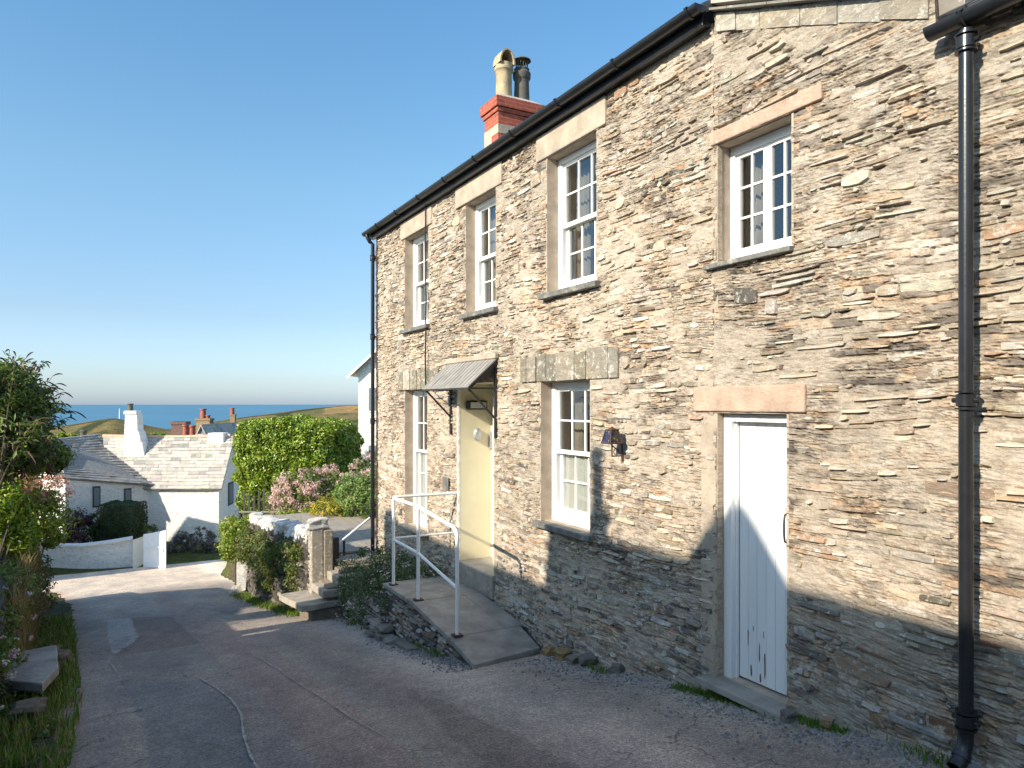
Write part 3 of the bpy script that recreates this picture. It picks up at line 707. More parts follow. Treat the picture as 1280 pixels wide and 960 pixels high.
def gable_roof(mb, A0,A1,B0,B1,R0,R1,thick=.06,h=.22,w=(.16,.34),mi=0,lift=.014,pal=PAL_ROOF,both=True):
    """A0-A1 eave one side, B0-B1 eave the other, R0-R1 ridge (all Vectors)"""
    for (E0,E1) in ((A0,A1),(B0,B1)) if both else ((A0,A1),):
        ax=(E1-E0); L=ax.length; up0=R0-E0; up1=R1-E1; n=ax.cross(up0).normalized()
        if n.z<0: n=-n
        def mp(s,t,d,E0=E0,E1=E1,L=L,n=n,up0=up0,up1=up1):
            w_=s/L; e=E0.lerp(E1,w_); r=R0.lerp(R1,w_); T=(r-e).length; return tuple(e+(r-e)*(t/((up0.length+up1.length)/2))+n*d)
        roof_panel(mb,mp,0,L,(up0.length+up1.length)/2,pal,h,w,mi,lift)
        q=[E0,E1,R1,R0]; mb.add(q+[p-n*thick for p in q],[(0,1,2,3),(7,6,5,4),(0,4,5,1),(1,5,6,2),(3,2,6,7),(0,3,7,4)],mi,(.8,.8,.8))
b=MB(); ye0,ye1=Y0c-.02,Y1c+.10
gable_roof(b,Vector((WX-.13,ye0,3.07)),Vector((WX-.13,ye1,3.07)),Vector((WX+5.3,ye0,3.07)),Vector((WX+5.3,ye1,3.07)),Vector((RX,ye0,RZ)),Vector((RX,ye1,RZ)),h=.25)
rf=b.build('roof',M['dark_slate'],cot)
b=MB(); b.box(WX-.085,WX-.01,Y0c+.02,Y1c+.08,2.945,2.985); b.box(WX-.10,WX-.07,Y0c+.02,Y1c+.1,2.94,3.06); b.build('fascia',M['black_paint'],cot,bevel=.004)
def gutter(par,y0,y1,z,x,r=.058,mat='black_paint',sp=.95):
    q=MB(); n=12; vs=[]; ys=[y0,y1]
    for yy in ys:
        for k in range(n+1):
            a=math.pi+math.pi*k/n; vs.append((x+r*math.cos(a),yy,z+r*math.sin(a)))
        for k in range(n+1):
            a=2*math.pi-math.pi*k/n; vs.append((x+(r-.006)*math.cos(a),yy,z+(r-.006)*math.sin(a)))
    m=2*(n+1); fs=[(k,(k+1)%m,m+(k+1)%m,m+k) for k in range(m)]
    q.add(vs,fs); q.add([vs[k] for k in range(n+1)],[tuple(range(n+1))]); q.add([vs[m+k] for k in range(n+1)],[tuple(range(n+1))])
    y=y0+.1
    while y<y1:
        q.tube([(x+(r+.006)*math.cos(math.pi+math.pi*k/8),y,z+(r+.006)*math.sin(math.pi+math.pi*k/8)) for k in range(9)],.009,6); q.tube([(x+r,y,z-.01),(x+r+.05,y,z+.0)],.009,6)
        q.box(x-r-.01,x+r*.2,y-.018,y+.018,z-.002,z+.006); y+=sp
    return q.build('gutter',M[mat],par,smooth=True)
gutter(cot,Y0c-.03,Y1c+.14,3.06,WX-.165)
# corner downpipe
def downpipe(par,x,y,ztop,zbot,wall_x,collars,r=.036,swan=None,shoe=True):
    q=MB(); pts=[]
    if swan: pts+=swan
    pts+=[(x,y,ztop),(x,y,zbot)]
    q.tube(pts,r,14)
    if shoe:
        q.tube([(x,y,zbot+.02),(x-.01,y,zbot-.05),(x-.06,y+.0,zbot-.12),(x-.10,y,zbot-.15)],[r*1.05,r*1.08,r*1.15,r*1.2],14,cap=False)
        q.tube([(x-.03,y,zbot-.085),(x-.052,y,zbot-.108)],r*1.3,14)
    for z in collars:
        q.tube([(x,y,z-.035),(x,y,z-.03),(x,y,z+.03),(x,y,z+.035)],[r,r*1.35,r*1.35,r],14); q.tube([(x,y,z-.05),(x,y,z-.04)],r*1.5,14); q.tube([(x,y,z+.04),(x,y,z+.05)],r*1.5,14)
        q.box(x,wall_x,y-.012,y+.012,z-.015,z+.015); q.tube([(x,y-.07,z),(x,y+.07,z)],.014,8)
    return q.build('downpipe',M['black_paint'],par,smooth=True)
downpipe(cot,WX-.07,Y1c-.03,2.85,-3.2,WX,[2.6,1.2,-.3,-1.8],r=.034,swan=[(WX-.165,Y1c+.0,3.03),(WX-.165,Y1c-.02,2.96),(WX-.12,Y1c-.03,2.88)],shoe=False)
b=MB(); b.tube([(WX-.02,Y1c-.12,2.9),(WX-.02,Y1c-.12,-2.9)],.012,6); b.build('conduit',M['rust'],cot)
# chimney
cx0,cx1,cy0,cy1=6.2,7.13,11.78,12.34
b=MB(); b.box(cx0,cx1,cy0,cy1,3.6,5.42); b.box(cx0-.03,cx1+.03,cy0-.03,cy1+.03,5.42,5.50); b.box(cx0-.065,cx1+.065,cy0-.065,cy1+.065,5.501,5.69)
ch=b.build('chimney',M['brick'],cot,bevel=.005)
b=MB(); b.box(cx0-.006,cx1+.006,cy0-.006,cy1+.006,5.02,5.19); b.box(cx0-.008,cx0+.0,cy0+.25,cy1+.004,4.5,5.02); b.box(cx0+.25,cx0+.62,cy0-.01,cy0-.002,4.9,5.02); b.build('mortar_band',M['render_plaster'],ch,bevel=.004)
b=MB(); b.add([(cx0-.04,cy0-.04,5.69),(cx1+.04,cy0-.04,5.69),(cx1+.04,cy1+.04,5.69),(cx0-.04,cy1+.04,5.69),(cx0+.12,cy0+.1,5.80),(cx1-.12,cy0+.1,5.80),(cx1-.12,cy1-.1,5.80),(cx0+.12,cy1-.1,5.80)],[(0,1,5,4),(1,2,6,5),(2,3,7,6),(3,0,4,7),(4,5,6,7)])
b.build('flaunching',M['cement'],ch)
b=MB(); px,py=6.47,12.06
b.lathe(px,py,[(.15,5.75),(.155,5.9),(.15,6.25),(.165,6.3),(.185,6.32),(.185,6.37),(.16,6.39),(.165,6.45),(.12,6.46),(.12,5.9)],24)
n=12; vs=[]
for i in range(9):       # half-round hooded top open towards the lane
    a=math.pi*i/8
    for yy in (-.16,.02): vs.append((px+.165*math.cos(a),py+yy+(.12 if yy>0 else 0),6.42+.28*math.sin(a)))
    for yy in (.02,-.16): vs.append((px+.135*math.cos(a),py+yy+(.12 if yy>0 else 0),6.42+.25*math.sin(a)))
b.add(vs,[(4*i+k,4*i+(k+1)%4,4*i+4+(k+1)%4,4*i+4+k) for i in range(8) for k in range(4)])
b.add([(px+.16*math.cos(math.pi*i/8),py+.13,6.42+.26*math.sin(math.pi*i/8)) for i in range(9)],[tuple(range(9))])
b.build('chimney_pot',M['pot_clay'],ch,smooth=True,label='buff chimney pot with a half round hooded top')
b=MB(); px,py=6.86,12.06
b.lathe(px,py,[(.145,5.72),(.15,5.9),(.14,6.22),(.17,6.26),(.175,6.36),(.14,6.4),(.15,6.44),(.1,6.44),(.1,5.9)],24)
for k in range(14):
    a=2*math.pi*k/14; b.tube([(px+.11*math.cos(a),py+.11*math.sin(a),6.42),(px+.12*math.cos(a),py+.12*math.sin(a),6.62)],.007,5)
b.lathe(px,py,[(.18,6.60),(.175,6.615),(.10,6.66),(0,6.68)],24); b.lathe(px,py,[(.18,6.60),(0,6.60)],24)
b.build('chimney_pot',M['pot_dark'],ch,smooth=True,label='dark chimney pot with a wire cage cowl')

# ================================================================== ANNEXE (right)
Ya0=-1.5; Ya1=Y0c-.001
ax=thing('stone_annexe',(WX+2.5,2,-2.3),'adjoining rubble stone building with white plank door, small casement window and thick black downpipe','outbuilding')
RW=(3.42,4.13,1.09,2.01); WD=(3.46,4.13,-2.12,-.07)
def atop(y):
    y=np.asarray(y,float); return np.where(y>2.42,3.05-.405*(4.14-y),2.12)
hl2=[RW,WD]; lint2=[(3.17,4.19,2.01,2.12),(3.30,4.37,-.06,.135)]
cl2=clear(hl2+lint2+[(3.9,4.12,-2.2,-.1),(4.02,4.2,.2,1.0),(4.14,4.2,-2.3,-.1)],.004)
def in2(a,c,lo,hi):
    if c>Ya1 or a<Ya0: return False
    if hi>float(min(atop(a),atop(c)))-(.17 if c>2.42 else .02): return False
    return cl2(a,c,lo,hi)
b=MB()
PAL_A=[(3.2,(.64,.535,.41)),(2.4,(.57,.47,.355)),(2.8,(.71,.625,.50)),(.9,(.43,.345,.25)),(.35,(.29,.235,.18)),(.35,(.57,.39,.26)),(2.6,(.82,.75,.63)),(.7,(.52,.475,.40))]
PAL_P=[(2,(.50,.37,.26)),(2,(.56,.45,.34)),(1,(.42,.25,.17)),(1,(.35,.31,.25))]
# the bedding of this end leans down towards the lane
patch=lambda s,t: 3.4<s<4.15 and .55<t<1.05
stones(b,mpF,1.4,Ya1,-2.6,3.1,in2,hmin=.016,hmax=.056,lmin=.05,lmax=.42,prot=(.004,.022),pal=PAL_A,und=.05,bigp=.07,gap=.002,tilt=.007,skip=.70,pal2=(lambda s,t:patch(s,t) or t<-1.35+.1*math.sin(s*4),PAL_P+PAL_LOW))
print('stones annexe',len(b.f))
mortar_grid(b,mpF,1.5,Ya1,-2.5,3.06,hl2,topf=lambda s:atop(s),seed=11)
b.box(WX+.005,WX+.3,Ya0,1.5,-2.9,2.12,1)
# pale slabs bedded under the verge
y=4.12
while y>2.5:
    w=random.uniform(.16,.36); ya=max(2.46,y-w); m=.003
    c=random.choice([(.55,.50,.42),(.62,.58,.50),(.50,.44,.35)]); pr=random.uniform(.004,.02)
    t0,t1=float(atop(ya+.001)),float(atop(y)); jj=random.uniform(0,.012)
    b.prism([(WX-pr,ya+m,t0-.02),(WX-pr,y-m,t1-.02),(WX-pr,y-m,t1-.16+jj),(WX-pr,ya+m,t0-.15-jj)],(.04,0,0),0,c); y=ya
b.box(WX+.1,WX+5,Ya0-.0,Ya0+.3,-3,2.15,1); b.box(WX+4.6,WX+5,Ya0+.3,Ya1,-3,2.15,1); b.box(WX+.45,WX+5,Ya0,Ya1,2.1,2.14,1)
b.build('wall',[M['rubble'],M['mortar']],ax)
# roofs of the annexe
b=MB()
def mpv(s,t,d): # slope falling towards the camera end
    return (WX-.05+s,2.38+t*.927,float(2.40+ (t*.927-.0)*.405)+d+.02)
roof_panel(b,mpv,0,4.6,1.93,h=.22)
q=[Vector(mpv(s,t,0)) for s,t in ((0,0),(4.6,0),(4.6,1.93),(0,1.93))]; b.add(q+[p-Vector((0,0,.03)) for p in q],[(0,1,2,3),(7,6,5,4),(0,4,5,1),(1,5,6,2),(3,2,6,7),(0,3,7,4)],0,(.8,.8,.8))
for k in range(9):  # rough slate undercloak along the verge
    ya=2.44+.19*k; b.prism([(WX-.07,ya,float(atop(ya))-.004),(WX-.07,ya+.185,float(atop(ya+.185))-.004),(WX-.07,ya+.185,float(atop(ya+.185))+.014),(WX-.07,ya,float(atop(ya))+.014)],(.5,0,0),0,(.42,.42,.40))
b.box(WX+.03,WX+.5,2.28,2.52,2.0,2.37,0,(.4,.38,.36))
b.build('roof',M['roof_slate'],ax,label='low slate slope above the small casement window')
b=MB(); gable_roof(b,Vector((WX-.08,Ya0-.1,2.13)),Vector((WX-.08,2.36,2.13)),Vector((WX+5.1,Ya0-.1,2.13)),Vector((WX+5.1,2.36,2.13)),Vector((6.6,Ya0-.1,3.9)),Vector((6.6,2.36,3.9)))
b.build('roof',M['dark_slate'],ax)
gutter(ax,Ya0,2.40,2.085,WX-.105,r=.06,sp=.9)
downpipe(ax,WX-.105,2.20,2.0,-1.775,WX,[1.93,.02,-1.69],r=.036)
# door
reveal(ax,WD,.07,proud=-.001)
for h,mt in zip(lint2,('pink_stone','pink_stone')):
    b=MB(); b.box(WX-.02,WX+.16,h[0],h[1],h[2]+.002,h[3]); b.build('lintel',M[mt],ax,bevel=.01)
b=MB(); b.box(WX-.004,WX+.04,4.135,4.30,-2.2,-.08); b.build('plaster_strip',M['render_plaster'],ax,bevel=.01)
y0,y1,z0,z1=WD; b=MB(); x=WX+.07
b.box(x,x+.09,y0+.002,y0+.05,z0,z1-.006); b.box(x,x+.09,y1-.085,y1-.004,z0,z1-.006); b.box(x+.001,x+.089,y0+.05,y1-.085,z1-.065,z1-.008)
b.box(x+.04,x+.07,y1-.10,y1-.085,z0,z1-.065)
fr=b.build('door_frame',M['door_paint'],ax,bevel=.004)
b=MB(); n=6; w=(y1-.10-y0-.05)/n
for k in range(n):
    ya=y0+.05+w*k; b.box(x+.07+random.uniform(0,.0015),x+.10,ya+.0015,ya+w-.0015,z0+.02,z1-.067)
b.box(x+.078,x+.1,y0+.05,y1-.1,z0+.02,z1-.067)
dr=b.build('door',M['door_paint'],ax,bevel=.0025,label='white plank door')
for (yy,zz,hh,ww) in ((y1-.19,-1.78,.14,.010),(y1-.30,-1.86,.16,.010),(y1-.35,-1.95,.20,.014),(y1-.22,-2.02,.10,.02),(y1-.31,-2.05,.07,.016),(y1-.34,-1.72,.06,.006),(y1-.24,-1.70,.05,.006)):
    b=MB(); vs=[(x+.0675,yy+ww*.5*(math.cos(a)+random.uniform(-.4,.4)),zz+hh*.5*math.sin(a)) for a in np.linspace(0,2*math.pi,11)[:-1]]
    b.add(vs,[tuple(range(10))]); b.build('bare_patch',M['paint_chip'],dr)
b=MB(); hy=y0+.105; b.tube([(x+.07,hy,-1.0),(x+.03,hy,-.985),(x+.022,hy,-.93),(x+.022,hy,-.85),(x+.03,hy,-.795),(x+.07,hy,-.78)],.008,8); b.box(x+.062,x+.07,hy-.014,hy+.014,-1.04,-.97); b.box(x+.062,x+.07,hy-.014,hy+.014,-.81,-.74)
b.build('handle',M['iron'],dr)
b=MB(); b.box(WX-.13,WX+.16,y0-.10,y1+.10,z0-.055,z0-.002); b.build('doorstep',M['paving_slate'],ax,bevel=.008)
# casement window
y0,y1,z0,z1=RW; b=MB(); x=WX+.14; fw=.05
b.box(x,x+.08,y0+.004,y0+fw,z0,z1-.005); b.box(x,x+.08,y1-fw,y1-.004,z0,z1-.005); b.box(x+.001,x+.079,y0+fw,y1-fw,z1-fw-.02,z1-.007); b.box(x-.01,x+.08,y0+fw,y1-fw,z0,z0+fw*1.1)
ym=(y0+y1)/2
w=b.build('window',M['white_paint'],ax,bevel=.004)
for (ya,yb) in ((y0+fw,ym-.002),(ym+.002,y1-fw)): sash('casement',w,ya,yb,z0+fw*1.1,z1-fw-.02,x+.02,2,3,st=.036,bar=.016,rb=.06,rt=.032)
reveal(w,RW,.14)
b=MB(); b.box(WX-.05,WX+.16,y0-.02,y1+.1,z0-.04,z0-.002); b.build('sill',M['slate_sill'],w,bevel=.006)
curtain(w,y1-.24,y1-.06,z0+.06,z1-.08,WX+.30,'curtain_brown',3,.02)
# boulders at the wall foot
def boulder(mb,c,s,seed,mi=0,colr=(.33,.28,.22)):
    r=random.Random(seed); bm=bmesh.new(); bmesh.ops.create_icosphere(bm,subdivisions=2,radius=1)
    ph=[r.uniform(0,6) for _ in range(6)]
    for v in bm.verts:
        p=v.co; k=1+.18*math.sin(p.x*3+ph[0])*math.sin(p.y*3+ph[1])+.14*math.sin(p.z*4+ph[2])+.06*r.uniform(-1,1)
        q=Vector((max(-.72,min(.72,p.x)),max(-.72,min(.72,p.y)),max(-.65,min(.65,p.z))))
        v.co=Vector((q.x*s[0],q.y*s[1],q.z*s[2]))*k*1.3
    rot=Matrix.Rotation(r.uniform(0,6),3,'Z') if s[0]==s[1] else Matrix.Identity(3)
    mb.add([tuple(rot@v.co+Vector(c)) for v in bm.verts],[tuple(v.index for v in f.verts) for f in bm.faces],mi,colr); bm.free()
FOOT=[(4.0,6.42,.075),(3.98,6.15,.08),(3.99,5.75,.08),(4.0,7.3,.15),(4.0,7.62,.12),(3.93,5.9,.06),(4.02,5.3,.06),(3.99,3.36,.055),(4.03,3.1,.035)]
for i,(x,y,s) in enumerate(FOOT):
    b=MB(); z=float(lane_z(y))+s*.5 if y<6.9 else -2.62
    boulder(b,(x,y,z),(s,s,s*.7),i,0,random.choice([(.40,.27,.13),(.30,.26,.2),(.24,.22,.19)]))
    o=b.build('footing_stone',M['slate_stone'],smooth=False)
    lab=['grey footing stone at the low end of the ramp','largest rounded stone beside the low end of the ramp','small footing stone below the ground floor window',
         'tawny boulder wedged between ramp slabs and wall','brown rough stone below the cream doorway step','little stone just past the ramp end','pebble sized stone midway between window and plank door',
         'yellowish stone at the near end of the plank door step','small stone just right of the plank door step'][i]
    tag(o,lab,'stone','loose stones at the foot of the facade')
# lantern on wall
ln=thing('wall_lantern',(WX-.02,5.33,-.45),'small rusty lantern with blue coloured glass right of the lower sash window','lantern')
b=MB(); ly=5.30; lx=WX-.13; w0,w1=.04,.068; zt,zb=-.235,-.355
top=[(lx-w0,ly-w0,zt),(lx+w0,ly-w0,zt),(lx+w0,ly+w0,zt),(lx-w0,ly+w0,zt)]; bot=[(lx-w1,ly-w1,zb),(lx+w1,ly-w1,zb),(lx+w1,ly+w1,zb),(lx-w1,ly+w1,zb)]
for k in range(4): b.tube([top[k],bot[k]],.006,5); b.tube([top[k],top[(k+1)%4]],.006,5); b.tube([bot[k],bot[(k+1)%4]],.008,5)
b.add(top+[(lx,ly,zt+.03)],[(0,1,4),(1,2,4),(2,3,4),(3,0,4)]); b.add(bot,[(0,1,2,3)])
b.build('frame',M['rust'],ln)
def stained():
    m,nt,b_,out=nodes('stained_glass'); v=coords(nt); vo=N(nt,'ShaderNodeTexVoronoi'); vo.inputs['Scale'].default_value=75; nt.links.new(v,vo.inputs['Vector'])
    sp=N(nt,'ShaderNodeSeparateColor'); nt.links.new(vo.outputs['Color'],sp.inputs[0])
    c=ramp(nt,sp.outputs[0],[(0,(.01,.02,.09)),(.3,(.02,.04,.15)),(.45,(.03,.045,.02)),(.6,(.05,.03,.02)),(.93,(.2,.18,.10))]); nt.nodes[-1].color_ramp.interpolation='CONSTANT'
    nt.links.new(c,b_.inputs['Base Color']); b_.inputs['Roughness'].default_value=.12
stained()
b=MB(); k_=.93
tp=[(lx+(p[0]-lx)*k_,ly+(p[1]-ly)*k_,p[2]) for p in top]; bt=[(lx+(p[0]-lx)*k_,ly+(p[1]-ly)*k_,p[2]) for p in bot]
b.add(tp+bt,[(k,4+k,4+(k+1)%4,(k+1)%4) for k in range(4)]); b.build('glass',M['stained_glass'],ln)
b=MB(); b.tube([(lx,ly,zb),(lx,ly,zb-.12)],.007,6); b.tube([(lx,ly,zb-.12),(WX-.01,ly,zb-.12)],.007,6); b.tube([(lx,ly,zb-.02),(WX-.01,ly,zb-.11)],.005,6); b.tube([(WX-.015,ly,zb),(WX-.015,ly,zb-.17)],.009,6)
for k in range(10):
    a=k/9*2*math.pi; pass
b.tube([(lx+.05+.03*math.cos(a),ly,zb-.08+.03*math.sin(a)) for a in np.linspace(0,5.5,12)],.004,5)
b.build('bracket',M['rust'],ln)

# ================================================================== RAMP + HANDRAIL
rp=thing('stone_ramp',(3.6,8,-3),'short entrance ramp of slate slabs on a dry stone base before the cream doorway','ramp')
RXo=3.15
prof=[(9.2,-2.375),(8.12,-2.365),(7.02,-2.48),(6.42,-2.585)]
slabs=MB()
for k in range(3):
    (ya,za),(yb,zb)=prof[k],prof[k+1]; g=.006; w=-.02 if k==2 else 0
    for (xa,xb) in (((RXo-.04,WX-.30 if k<2 else WX-.12),) + (((WX-.295,WX-.07),) if k<2 else ())):
        z1,z2=za,zb
        slabs.prism([(xa,ya-g,z1),(xa+(.0),yb+g,z2),(xb+(0 if k<2 else -.02),yb+g+(0 if k<2 else .12),z2),(xb,ya-g,z1)],(0,0,-.055),0)
slabs.build('slabs',M['paving_slate'],rp,bevel=.007)
b=MB()
def rtop(y): return float(np.interp(y,[6.42,7.02,8.12,9.2],[-2.72,-2.56,-2.43,-2.44]))
mpR=lambda s,t,d:(RXo+.02-d,s,t)
stones(b,mpR,6.7,9.18,-3.4,-2.4,lambda a,c,lo,hi:hi<min(rtop(a),rtop(c)) and c<9.18 and lo>-3.35,hmin=.03,hmax=.07,lmin=.07,lmax=.3,pal=PAL_LOW,prot=(.0,.03),gap=.007)
mpRe=lambda s,t,d:(s,9.16+d,t)
stones(b,mpRe,RXo+.05,WX-.05,-3.4,-2.45,lambda a,c,lo,hi:hi<-2.46 and c<WX,pal=PAL_LOW,hmin=.03,hmax=.07,lmin=.07,lmax=.3)
b.prism([(RXo+.025,9.16,-3.6),(RXo+.025,9.16,-2.43),(RXo+.025,8.12,-2.425),(RXo+.025,7.02,-2.55),(RXo+.025,6.7,-2.64),(RXo+.025,6.7,-3.4)],(WX-RXo-.06,0,0),1)
b.build('base',[M['slate_stone'],M['wood_dark']],rp)
# protruding ledge of stones at the far foot of the ramp
for i in range(9):
    b=MB(); y=9.5-.2*i; x=3.02-.0*i+.03*math.sin(i*2.3); h=.08
    z=float(lane_z(y))+(.20 if i<4 else .06)*(1-i/12); s=random.uniform(.06,.10)
    boulder(b,(x,y,z),(s*1.0,s*1.3,.04),50+i,0,random.choice([(.30,.26,.21),(.22,.20,.17),(.38,.34,.28)]))
    for q_ in range(3): boulder(b,(x+random.uniform(-.07,.05),y+random.uniform(-.1,.1),z-.05-.03*q_),(s*.9,s*1.1,.03),70+i*5+q_,0,random.choice([(.26,.23,.19),(.18,.16,.14),(.34,.30,.25)]))
    o=b.build('ledge_stone',M['slate_stone']); tag(o,'flat grey stone in the rough row along the foot of the ramp base','stone','rough row of stones below the ramp')
hr=thing('handrail',(3.2,8,-2.4),'white tubular handrail with three posts along the ramp to the cream doorway','handrail')
xr=RXo+.05
zT=[(9.03,-1.23),(8.15,-1.24),(7.02,-1.385)]
def rl(pts,r,name): 
    q=MB(); q.tube(pts,r,10); return q.build(name,M['white_paint'],hr,smooth=True)
for (y,zt),zb in zip(zT,(-2.37,-2.36,-2.47)):
    b=MB(); b.tube([(xr,y,zb),(xr,y,zt-.02)],.021,12); p=b.build('post',M['white_paint'],hr,smooth=True)
    b=MB(); b.box(xr-.05,xr+.05,y-.05,y+.05,zb-.005,zb+.01); b.build('foot_plate',M['rust'],p)
rl([(xr,9.03,-1.235),(xr,8.15,-1.235),(xr,7.12,-1.33),(xr,7.05,-1.36),(xr,7.02,-1.42)],.022,'top_rail')
rl([(xr,9.03,-1.78),(xr,8.15,-1.80),(xr,7.02,-1.97)],.018,'lower_rail')
rl([(xr,9.03,-1.22),(xr+.5,9.0,-1.22),(WX+.02,8.98,-1.215)],.019,'return_rail')
rl([(xr,9.03,-1.76),(WX-.02,8.985,-1.755)],.013,'return_rail')

# ================================================================== RIGHT SIDE GARDEN
# planter wall beside the ramp with creeping shrub
pw=thing('planter_wall',(3.3,10.3,-3.4),'low dry stone planter wall between the ramp and the garden steps','wall')
b=MB(); mpP=lambda s,t,d:(3.30+(s-9.2)*(-.05)-d,s,t)
stones(b,mpP,9.25,11.35,-3.75,-2.75,lambda a,c,lo,hi:hi<-2.78 and c<11.36,hmin=.03,hmax=.08,lmin=.07,lmax=.3,pal=PAL_LOW)
b.prism([(3.3,9.22,-3.9),(3.19,11.4,-3.9),(3.19,11.4,-2.8),(3.3,9.22,-2.8)],(.78,0,0),1)
mpP2=lambda s,t,d:(s,11.40+d,t)
b.build('stonework',[M['slate_stone'],M['wood_dark']],pw)
cs=thing('creeping_shrub',(3.6,10.2,-2.8),'dark green creeping shrub with tiny white flowers spilling over the planter wall beside the ramp','shrub')
E_=[(3.55,9.6,-2.62,.45,.5,.32),(3.5,10.3,-2.58,.5,.6,.36),(3.45,10.95,-2.6,.45,.5,.36),(3.25,10.0,-2.95,.22,.5,.42),(3.15,10.7,-3.0,.2,.5,.38),(3.8,9.4,-2.5,.3,.35,.28),(3.75,10.4,-2.5,.35,.8,.3)]
p,nn=clumps(E_,320,15000,(.05,.14)); leaves('foliage',p,nn,(.022,.045),[(3,(.07,.13,.035)),(2,(.11,.17,.05)),(1.5,(.04,.075,.022)),(.8,(.2,.22,.10))],M['leaf_glossy'],cs,aspect=1.8)
p,nn=clumps(E_,150,700,(.05,.15),shell=(.95,1.1)); leaves('flowers',p,nn,(.02,.035),[(1,(.7,.62,.55)),(1,(.6,.45,.42))],M['petal'],cs,aspect=1.2)['kind']='stuff'
# steps and gatepost
b=MB()
def rough_slab(mb,poly,z,th,mi=0,c=(1,1,1)):
    n=len(poly); q=[]
    for i in range(n):
        a=Vector((*poly[i],0)); d=Vector((*poly[(i+1)%n],0)); q.append(a)
        for t in (.33,.66): q.append(a.lerp(d,t)+Vector((random.uniform(-.015,.015),random.uniform(-.015,.015),0)))
    mb.prism([(p.x,p.y,z) for p in q],(0,0,-th),mi,c)
st=thing('garden_steps',(3,11.8,-3.4),'rough stone steps rising from the lane to the gatepost','steps')
for nm,poly,z,th in (('step',[(2.38,12.35),(2.55,11.45),(3.25,11.5),(3.3,12.5)],-3.16,.10),('step',[(2.85,12.4),(2.9,11.5),(3.5,11.5),(3.6,12.4)],-2.98,.12),('step',[(3.1,12.2),(3.15,11.55),(3.8,11.55),(3.8,12.3)],-2.80,.14)):
    b=MB(); rough_slab(b,poly,z,th); b.build('step',M['step_stone'],st,bevel=.012)
b=MB(); b.box(2.72,3.9,11.52,12.36,-3.75,-3.27,0,(.25,.22,.18)); b.box(2.98,3.9,11.55,12.34,-3.27,-2.94,0,(.33,.29,.23))
b.build('riser',M['slate_stone'],st,bevel=.02)
b=MB(); b.box(3.24,4.12,11.75,12.5,-3.6,-2.75,0,(.3,.26,.2)); b.box(3.3,4.12,12.1,12.52,-2.75,-2.66,0,(.45,.42,.36)); tag(b.build('threshold_block',M['slate_stone'],bevel=.02),'stone threshold at the top of the garden steps below the terrace','step')
gpst=MB(); gpst.box(2.86,3.06,12.10,12.36,-3.3,-2.10,0,(.50,.44,.35)); gpst.box(3.065,3.22,12.08,12.34,-3.1,-2.12,0,(.40,.35,.27)); boulder(gpst,(2.98,12.22,-2.02),(.20,.13,.10),91,0,(.72,.70,.66))
tag(gpst.build('gatepost',M['rubble'],bevel=.018),'upright stone gatepost with a whitewashed cap stone beside the steps','gatepost')
# garden wall with white cock-and-hen stones
gw=thing('garden_wall',(2.7,15,-4),'lane side rubble garden wall overgrown with weeds and topped by whitewashed stones','wall')
GWX=lambda y: 2.86-.02*(y-12.4)-.12*math.sin((y-12.4)*.5)
def gtop(y): return float(np.interp(y,[12.3,14,16.5,19.2],[-2.3,-2.42,-2.62,-2.8]))
b=MB(); mpG=lambda s,t,d:(GWX(s)-d,s,t)
PAL_DK=[(3,(.14,.125,.105)),(2,(.09,.08,.07)),(1.5,(.22,.20,.17)),(.6,(.3,.28,.25))]
stones(b,mpG,12.35,17.4,-5.2,-2.2,lambda a,c,lo,hi:hi<min(gtop(a),gtop(c)) and c<17.45,hmin=.05,hmax=.13,lmin=.1,lmax=.45,pal=PAL_DK,prot=(0,.05),gap=.012)
ys=np.linspace(12.3,17.4,24)
for k in range(23):
    ya,yb=ys[k],ys[k+1]; b.prism([(GWX(ya)+.01,ya,-5.4),(GWX(yb)+.01,yb,-5.4),(GWX(yb)+.01,yb,gtop(yb)),(GWX(ya)+.01,ya,gtop(ya))],(.5,0,0),1)
b.build('stonework',[M['slate_stone'],M['wood_dark']],gw)
b=MB(); y=12.55; i=0
while y<17.4:
    s=random.uniform(.08,.13); boulder(b,(GWX(y)+.14,y,gtop(y)+.05),(.15,s,random.uniform(.09,.17)),200+i,0,random.choice([(.78,.77,.74),(.70,.67,.62),(.82,.81,.8)])); y+=s*1.9; i+=1
simple('white_stone',(.80,.79,.77),.95,.2,5,bst=.6,bd=.012,bs=20,usecol=True,dirt=((.42,.37,.30),7,.62))
b.build('coping_stones',M['white_stone'],gw)
